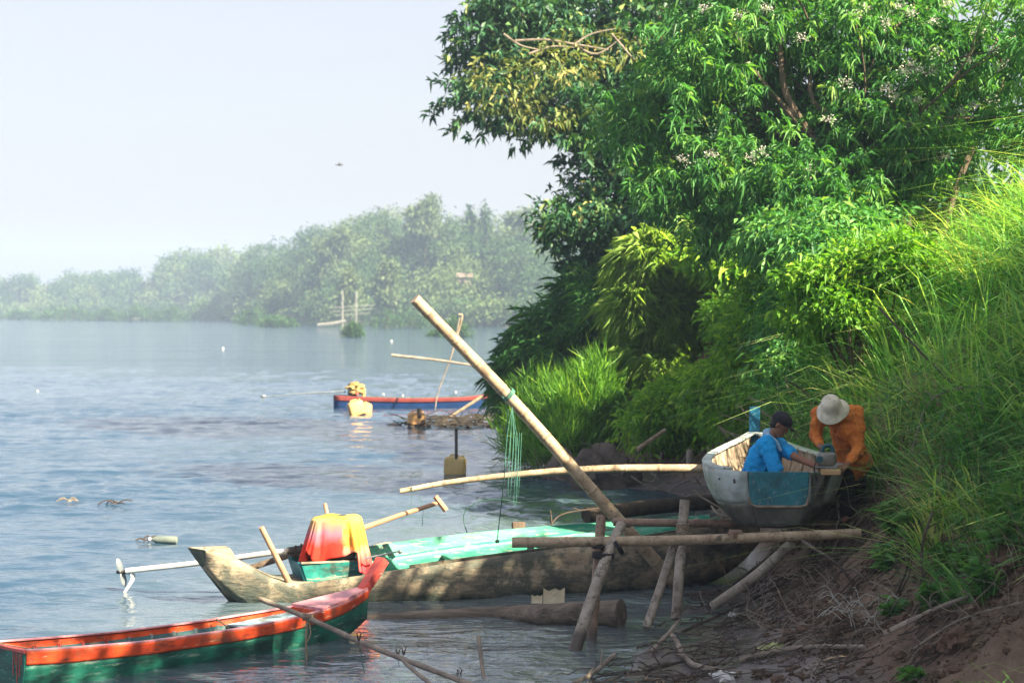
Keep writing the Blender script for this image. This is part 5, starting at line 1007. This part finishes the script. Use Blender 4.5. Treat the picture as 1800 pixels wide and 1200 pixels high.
def can(u, v, wpx, lab, m, rot=(0, 0, 0), sc=1.):
    p = G(u, v); s = wpx * p.y / F; t = thing('jerrycan', lab, 'jerrycan', p + Vector((0, 0, s * .38)), rot=rot, group='yellow jerrycan floats'); mb = MB()
    mb.ell((0, 0, 0), (s * .5, s * .34, s * .46), 28, 18, e=.36); mb.build('body', m, t, True)
    mb = MB(); mb.tube(curve([(-s * .25, 0, s * .43), (-s * .2, 0, s * .53), (s * .1, 0, s * .53), (s * .16, 0, s * .43)], 12), s * .045, 8); mb.build('handle', m, t, True)
    mb = MB(); mb.tube([(s * .32, 0, s * .4), (s * .34, 0, s * .52)], s * .08, 12); mb.build('cap', m, t, True); return p, s
can(626, 728, 28, 'bright orange yellow jerrycan floating in front of the blue boat', 'can_yellow', (0, R(-16), R(20)))
can(643, 727, 22, 'paler jerrycan tucked behind the bright one by the blue boat', 'can_yellow', (0, R(8), R(60)))
can(732, 750, 31, 'jerrycan floating before the dark drift pile, with a stub of pipe behind', 'can_yellow', (0, 0, R(10)))
can(800, 834, 38, 'dull yellow jerrycan nearest the viewer with a black rod standing on it', 'can_dull', (0, R(2), R(-8)))
mb = MB(); mb.tube([P(802, 752, 38.6), P(802, 815, 38.6)], .03, 8); tag(mb.build('black_rod', 'metal_dark', origin=P(802, 815, 38.6)), 'black rod standing up behind the nearest jerrycan', 'rod')
mb = MB(); mb.tube([P(737, 717, 54), P(737, 735, 54)], .06, 8); tag(mb.build('pipe_stub', 'twig', origin=P(737, 735, 54)), 'brown stub of pipe behind the middle jerrycan', 'pipe')
mb = MB()
for i in range(260):
    f = random.random(); u = 700 + 175 * f; D = 55 + random.uniform(-1, 2); p = P(u, 740, D); p.z = random.uniform(-.05, .10 + .15 * f); a = random.uniform(0, 2 * PI); L = random.uniform(.2, .8); dz = random.uniform(-.2, .5) * (random.random() < .5)
    mb.tube([p, p + Vector((math.cos(a) * L * .5, .05, L * .25 * dz + .03)), p + Vector((math.cos(a) * L, 0, L * dz * .7))], [.025, .018, .008], 4)
tag(mb.build('drift_pile', 'dark_bark'), 'dark raft of drift branches off the headland', 'driftwood', kind='stuff')
for pts, r_, m_, lab in (([(688, 624), (770, 633), (850, 645)], .05, 'stick_grey', 'thin pale pole lying level beyond the blue boat'), ([(808, 558), (795, 620), (770, 690), (764, 730)], .025, 'stick_grey', 'thin bent rod standing beyond the leaning pole'), ([(848, 696), (808, 722), (772, 745)], .05, 'bamboo', 'pale pole sloping down from the blue boat to the drift pile'), ([(806, 552), (812, 560), (793, 625)], .03, 'bamboo', 'thin bamboo wand rising past the leaning pole')):
    D = 64 if lab[0:9] != 'pale pole' else 57
    branch([P(u, v, D) for u, v in pts], r_, r_ * .7, lab, m_, 'thin_pole', 0, 'pole', 'thin poles around the headland')

#%%PEOPLE
# ---------------------------------------------------------------- people
def blob(name, parts, m, parent, vox=.009, smooth=6, disp=0):
    mb = MB()
    for q in parts:
        if q[0] == 'c':   # tapered capsule chain
            _, pts, rr = q; pts = [Vector(p) for p in pts]
            for a, b_, ra, rb_ in zip(pts, pts[1:], rr, rr[1:]):
                d = b_ - a; Ln = max(d.length, 1e-4); n = d / Ln; ps = []; rs = []
                for t in (-.98, -.8, -.45): ps.append(a + n * ra * t); rs.append(ra * math.sqrt(1 - t * t))
                ps += [a, a.lerp(b_, .5), b_]; rs += [ra, (ra + rb_) / 2, rb_]
                for t in (.45, .8, .98): ps.append(b_ + n * rb_ * t); rs.append(rb_ * math.sqrt(1 - t * t))
                mb.tube(ps, rs, 14)
        else:
            _, c, r, rot = q; mb.ell(c, r, 20, 12, R_=rot)
    o = mb.build(name, m, parent, auto=False)
    q = o.modifiers.new('r', 'REMESH'); q.mode = 'VOXEL'; q.voxel_size = vox; q.use_smooth_shade = True
    q = o.modifiers.new('s', 'SMOOTH'); q.iterations = smooth; q.factor = .5
    if disp:
        tx = bpy.data.textures.new(name + '_folds', 'CLOUDS'); tx.noise_scale = .075; tx.noise_depth = 1
        q = o.modifiers.new('d', 'DISPLACE'); q.texture = tx; q.strength = disp; q.mid_level = .5; q.texture_coords = 'LOCAL'
    return o
from mathutils import Matrix
def frame(fwd, up):
    f = Vector(fwd).normalized(); s = f.cross(Vector(up)).normalized(); u = s.cross(f); return Matrix((f, s, u)).transposed()  # local x fwd, y right, z up
def head_parts(c, Rm, s=1.):
    c = Vector(c); q = lambda x, y, z: c + Rm @ Vector((x * s, y * s, z * s)); E = lambda p, r: ('e', q(*p), tuple(k * s for k in r), Rm)
    return [E((0, 0, .02), (.095, .075, .105)), E((.02, 0, -.04), (.075, .06, .075)), E((.06, 0, -.085), (.035, .035, .03)), E((.098, 0, -.012), (.018, .013, .026)), E((.105, 0, -.025), (.014, .016, .012)),
            E((.083, 0, -.058), (.02, .025, .008)), E((.082, 0, -.068), (.018, .022, .007)), E((.075, .032, .022), (.02, .022, .009)), E((.075, -.032, .022), (.02, .022, .009)), E((-.005, .077, -.005), (.02, .012, .032)), E((-.005, -.077, -.005), (.02, .012, .032)), E((.072, .03, .004), (.015, .014, .010)), E((.072, -.03, .004), (.015, .014, .010))]
def hand_parts(wr, Rm, curl=.6, side=1, s=1.):
    """palm plus four bent fingers and a thumb; local x along the hand, z back of the hand"""
    wr = Vector(wr); q = lambda x, y, z: wr + Rm @ Vector((x * s, y * s, z * s)); out = [('e', q(.045, 0, 0), (.05 * s, .038 * s, .017 * s), Rm), ('e', q(.02, .018 * side, -.004), (.03 * s, .02 * s, .016 * s), Rm)]
    for k, (y, Lf) in enumerate(((.029, .068), (.010, .076), (-.010, .07), (-.028, .054))):
        y *= side; x, z = .082, 0.; a = curl * .5; pts = [q(x - .01, y, z)]
        for seg in (.42, .33, .25):
            x += math.cos(a) * Lf * seg; z -= math.sin(a) * Lf * seg; a += curl * .8; pts.append(q(x, y * 1.05, z))
        out.append(('c', pts, [.0095 * s, .009 * s, .0085 * s, .0075 * s]))
    out.append(('c', [q(.02, .03 * side, -.004), q(.05, .052 * side, -.016), q(.078, .048 * side, -.03)], [.013 * s, .011 * s, .009 * s])); return out
# seated man: faces right, head bowed
H = lambda u, v, D: P(u, v, D)
sp_ = thing('person', 'seated man in blue shirt and black cap leaning over the boat stern', 'person', (2.62, 20.65, 1.08))
hip = Vector((2.52, 20.72, 1.24)); chest = Vector((2.62, 20.62, 1.66)); neck = H(1357, 764, 20.55); Rh = frame((.80, -.30, -.62), (.5, -.15, .8)); hc = H(1371, 746, 20.5)
shR = Vector((2.61, 20.43, 1.83)); shL = Vector((2.74, 20.78, 1.83))
elR = Vector((2.70, 20.30, 1.55)); wrR = Vector((2.90, 20.2, 1.45)); elL = H(1398, 803, 20.35); wrL = H(1440, 821, 20.08)
hL = frame(wrL - elL + Vector((.1, -.1, -.05)), (0, 0, 1)); hR = frame((1, -.1, -.1), (0, 0, 1))
kn1, kn2 = Vector((2.98, 20.45, 1.42)), Vector((3.0, 20.9, 1.40)); an1, an2 = Vector((2.82, 20.45, 1.10)), Vector((2.85, 20.9, 1.10))
body = [('c', [hip, chest, neck], [.13, .13, .05]), ('c', [neck + Vector((-.02, 0, -.03)), hc + Vector((-.02, .0, -.03))], [.052, .05]), ('c', [shR, elR, wrR], [.052, .042, .028]), ('c', [shL, elL, wrL], [.052, .043, .029]),
        ('c', [hip + Vector((0, -.1, 0)), kn1, an1], [.08, .058, .04]), ('c', [hip + Vector((0, .1, 0)), kn2, an2], [.08, .058, .04]), ('c', [an1, an1 + Vector((.16, 0, -.02))], [.035, .028]), ('c', [an2, an2 + Vector((.16, 0, -.02))], [.035, .028])] + head_parts(hc, Rh) + hand_parts(wrL, hL, .7, 1) + hand_parts(wrR, hR, .8, -1)
blob('body', body, 'skin', sp_, .0065, 4)
blob('shirt', [('c', [hip + Vector((0, 0, .0)), hip.lerp(chest, .5) + Vector((-.03, 0, 0)), chest + Vector((-.01, 0, .02))], [.17, .175, .17]), ('c', [shR + Vector((.0, .03, -.03)), shL + Vector((0, -.03, -.03))], [.11, .11]), ('c', [shR.lerp(shL, .5), neck + Vector((-.02, 0, -.025))], [.12, .072]),
               ('c', [shR, shR.lerp(elR, .92)], [.088, .075]), ('c', [shL, shL.lerp(elL, .82)], [.088, .070]), ('c', [chest + Vector((.05, -.02, .08)), chest + Vector((.06, 0, -.1))], [.12, .13])], 'shirt_blue', sp_, .010, 5, .035)
blob('neck_scarf', [('c', [neck + Vector((-.045, -.05, -.01)), neck + Vector((-.065, .02, .005)), neck + Vector((-.03, .07, 0))], [.03, .033, .03]), ('c', [neck + Vector((-.045, -.05, -.01)), neck + Vector((.03, -.08, -.07)), neck + Vector((.075, -.09, -.15))], [.03, .03, .022]), ('c', [neck + Vector((-.05, 0, .02)), neck + Vector((-.03, 0, .03))], [.05, .045])], 'scarf', sp_, .009, 5)
blob('trousers', [('c', [hip + Vector((0, -.1, 0)), kn1, an1 + Vector((0, 0, .06))], [.10, .078, .065]), ('c', [hip + Vector((0, .1, 0)), kn2, an2 + Vector((0, 0, .06))], [.10, .078, .065]), ('c', [hip + Vector((0, -.08, -.02)), hip + Vector((0, .08, -.02))], [.13, .13])], 'trousers', sp_, .012, 5)
qh = lambda x, y, z, c=hc, R_=Rh: c + R_ @ Vector((x, y, z))
blob('hair', [('e', qh(-.03, 0, .01), (.082, .082, .085), Rh), ('e', qh(-.055, 0, -.04), (.045, .06, .04), Rh)], 'hair', sp_, .008, 3)
blob('cap', [('e', qh(-.005, 0, .062), (.112, .092, .078), Rh), ('e', qh(-.03, 0, .04), (.095, .09, .06), Rh), ('c', [qh(.06, -.05, .045), qh(.14, -.035, .03), qh(.14, .035, .03), qh(.06, .05, .045)], [.009, .008, .008, .009]), ('e', qh(.11, 0, .036), (.072, .062, .012), Rh), ('e', qh(-.005, 0, .14), (.01, .01, .006), Rh)], 'cap_black', sp_, .007, 3)
# standing man: bends forward over the stern
st_ = thing('person', 'bending man in orange shirt and pale bucket hat working on the boat stern', 'person', (3.55, 20.8, ground_z(3.55, 20.8)))
gz = ground_z(3.55, 20.8); hip = Vector((3.56, 20.82, 1.58)); chest = Vector((3.46, 20.62, 2.02)); neck = Vector((3.37, 20.42, 2.19)); hc = H(1463, 722, 20.28); Rh = frame((-.32, -.42, -.85), (-.5, -.6, .55))
shR = H(1440, 727, 20.45); shL = H(1505, 726, 20.52); elR = H(1434, 768, 20.42); wrR = H(1443, 786, 20.16); elL = H(1508, 796, 20.38); wrL = H(1488, 819, 20.08)
hR = frame((.12, -.3, -.95), (-.9, -.3, 0)); hL = frame((-.85, -.15, -.1), (.0, -.4, 1))
f1, f2 = Vector((3.50, 20.72, gz + .05)), Vector((3.66, 20.98, gz + .08)); k1, k2 = Vector((3.47, 20.70, gz + .45)), Vector((3.64, 20.92, gz + .46))
body = [('c', [hip, chest, neck], [.12, .13, .055]), ('c', [neck, hc], [.055, .05]), ('c', [shR, elR, wrR], [.052, .042, .029]), ('c', [shL, elL, wrL], [.052, .042, .029]), ('c', [hip + Vector((-.08, -.04, 0)), k1, f1], [.085, .058, .042]), ('c', [hip + Vector((.08, .04, 0)), k2, f2], [.085, .058, .042]),
        ('c', [f1 + Vector((0, .04, -.01)), f1 + Vector((-.06, -.14, -.02))], [.038, .03]), ('c', [f2 + Vector((0, .04, -.01)), f2 + Vector((-.06, -.14, -.02))], [.038, .03])] + head_parts(hc, Rh) + hand_parts(wrR, hR, .95, 1) + hand_parts(wrL, hL, .6, -1)
blob('body', body, 'skin', st_, .0065, 4)
blob('shirt', [('c', [hip + Vector((0, -.02, .02)), hip.lerp(chest, .5) + Vector((.0, -.03, -.02)), chest], [.165, .165, .175]), ('c', [shR + Vector((.05, 0, -.02)), shL + Vector((-.05, 0, -.02))], [.105, .105]), ('c', [shR.lerp(shL, .5), neck + Vector((.01, .03, -.01))], [.125, .08]),
               ('c', [shR, shR.lerp(elR, .95), elR.lerp(wrR, .72)], [.085, .066, .045]), ('c', [shL, shL.lerp(elL, .95), elL.lerp(wrL, .75)], [.088, .07, .046]), ('c', [hip + Vector((0, -.02, .0)), hip + Vector((.07, 0, .03))], [.165, .15]), ('c', [chest + Vector((0, -.12, -.06)), hip + Vector((-.02, -.12, .12))], [.12, .11])], 'shirt_orange', st_, .010, 5, .045)
blob('trousers', [('c', [hip + Vector((-.08, -.04, 0)), k1 + Vector((0, 0, .02)), f1 + Vector((0, 0, .07))], [.125, .093, .08]), ('c', [hip + Vector((.08, .04, 0)), k2 + Vector((0, 0, .02)), f2 + Vector((0, 0, .07))], [.125, .093, .08]), ('c', [hip + Vector((-.05, 0, .0)), hip + Vector((.05, 0, .0))], [.14, .14])], 'trousers', st_, .012, 5, .02)
qh = lambda x, y, z, c=hc, R_=Rh: c + R_ @ Vector((x, y, z))
blob('hair', [('e', qh(-.025, 0, .0), (.08, .08, .09), Rh)], 'hair', st_, .008, 3)
Hm = frame((-.30, -.62, -.72), (-.25, -.62, .74)); c_ = hc + Hm @ Vector((0, 0, .065))
mb = MB(); vs = []; prof = [(.0, .115), (.045, .113), (.08, .102), (.096, .07), (.101, .03), (.105, .0), (.122, -.022), (.15, -.048), (.170, -.070)]; n = 40
for r_, z_ in prof:
    for j in range(n):
        a = 2 * PI * j / n; wv = 1 + .05 * math.sin(3 * a + 1) * (z_ < 0) + .03 * mn.noise(Vector((math.cos(a) * 2, math.sin(a) * 2, z_ * 20))); vs.append(c_ + Hm @ Vector((r_ * math.cos(a) * wv * 1.05, r_ * math.sin(a) * wv, z_ + .012 * math.sin(2 * a) * (z_ < 0) + .006 * mn.noise(Vector((a * 2, z_ * 30, 3))))))
mb.add(vs, [(i * n + j, (i + 1) * n + j, (i + 1) * n + (j + 1) % n, i * n + (j + 1) % n) for i in range(len(prof) - 1) for j in range(n)])
o = mb.build('bucket_hat', 'hat', st_, auto=False); solid(o, .006); q = o.modifiers.new('s', 'SUBSURF'); q.levels = q.render_levels = 1
# power planer in the standing man's right hand
pl = thing('power_planer', 'grey and dark teal electric hand planer held on the stern rim', 'power tool', H(1452, 822, 20.02))
mb = MB(); c = H(1453, 806, 20.02); mb.ell(c, (.10, .065, .07), 20, 12, e=.55); mb.ell(c + Vector((-.06, -.01, -.01)), (.05, .055, .05), 16, 10); mb.build('housing', 'tool_grey', pl)
mb = MB(); mb.tube(curve([c + Vector((-.05, 0, .05)), c + Vector((-.03, 0, .12)), c + Vector((.04, 0, .13)), c + Vector((.075, 0, .04))], 12), .022, 10); mb.build('handle', 'tool_blue', pl)
mb = MB(); mb.box(H(1452, 820, 20.02), (.22, .10, .018)); mb.build('base_plate', 'metal_grey', pl, smooth=False, bevel=.003)
mb = MB(); mb.tube([c + Vector((-.08, -.05, 0)), c + Vector((-.08, -.075, 0))], .035, 14); mb.build('motor_cap', 'tool_blue', pl)
mb = MB(); mb.tube(curve([c + Vector((-.09, -.02, -.02)), H(1433, 815, 19.95), H(1432, 828, 19.93), H(1436, 845, 19.97)], 12), .006, 6); mb.build('power_cord', 'black_rubber', pl)
# ---------------------------------------------------------------- air
me = bpy.data.meshes.new('haze'); x0, x1, y0, y1, z0, z1 = -880, 880, -50, 1400, -2.2, 48
me.from_pydata([(x, y, z) for z in (z0, z1) for x, y in ((x0, y0), (x1, y0), (x1, y1), (x0, y1))], [], [(3, 2, 1, 0), (4, 5, 6, 7), (0, 1, 5, 4), (1, 2, 6, 5), (2, 3, 7, 6), (3, 0, 4, 7)])
m = bpy.data.materials.new('haze_air'); m.use_nodes = True; nt = m.node_tree; nt.nodes.clear(); out = nt.nodes.new('ShaderNodeOutputMaterial'); pv = nt.nodes.new('ShaderNodeVolumePrincipled')
pv.inputs['Color'].default_value = (.46, .62, .92, 1); pv.inputs['Density'].default_value = .0006; pv.inputs['Anisotropy'].default_value = 0.; nt.links.new(pv.outputs[0], out.inputs['Volume'])
me.materials.append(m); o = link(bpy.data.objects.new('haze', me)); o['kind'] = 'stuff'
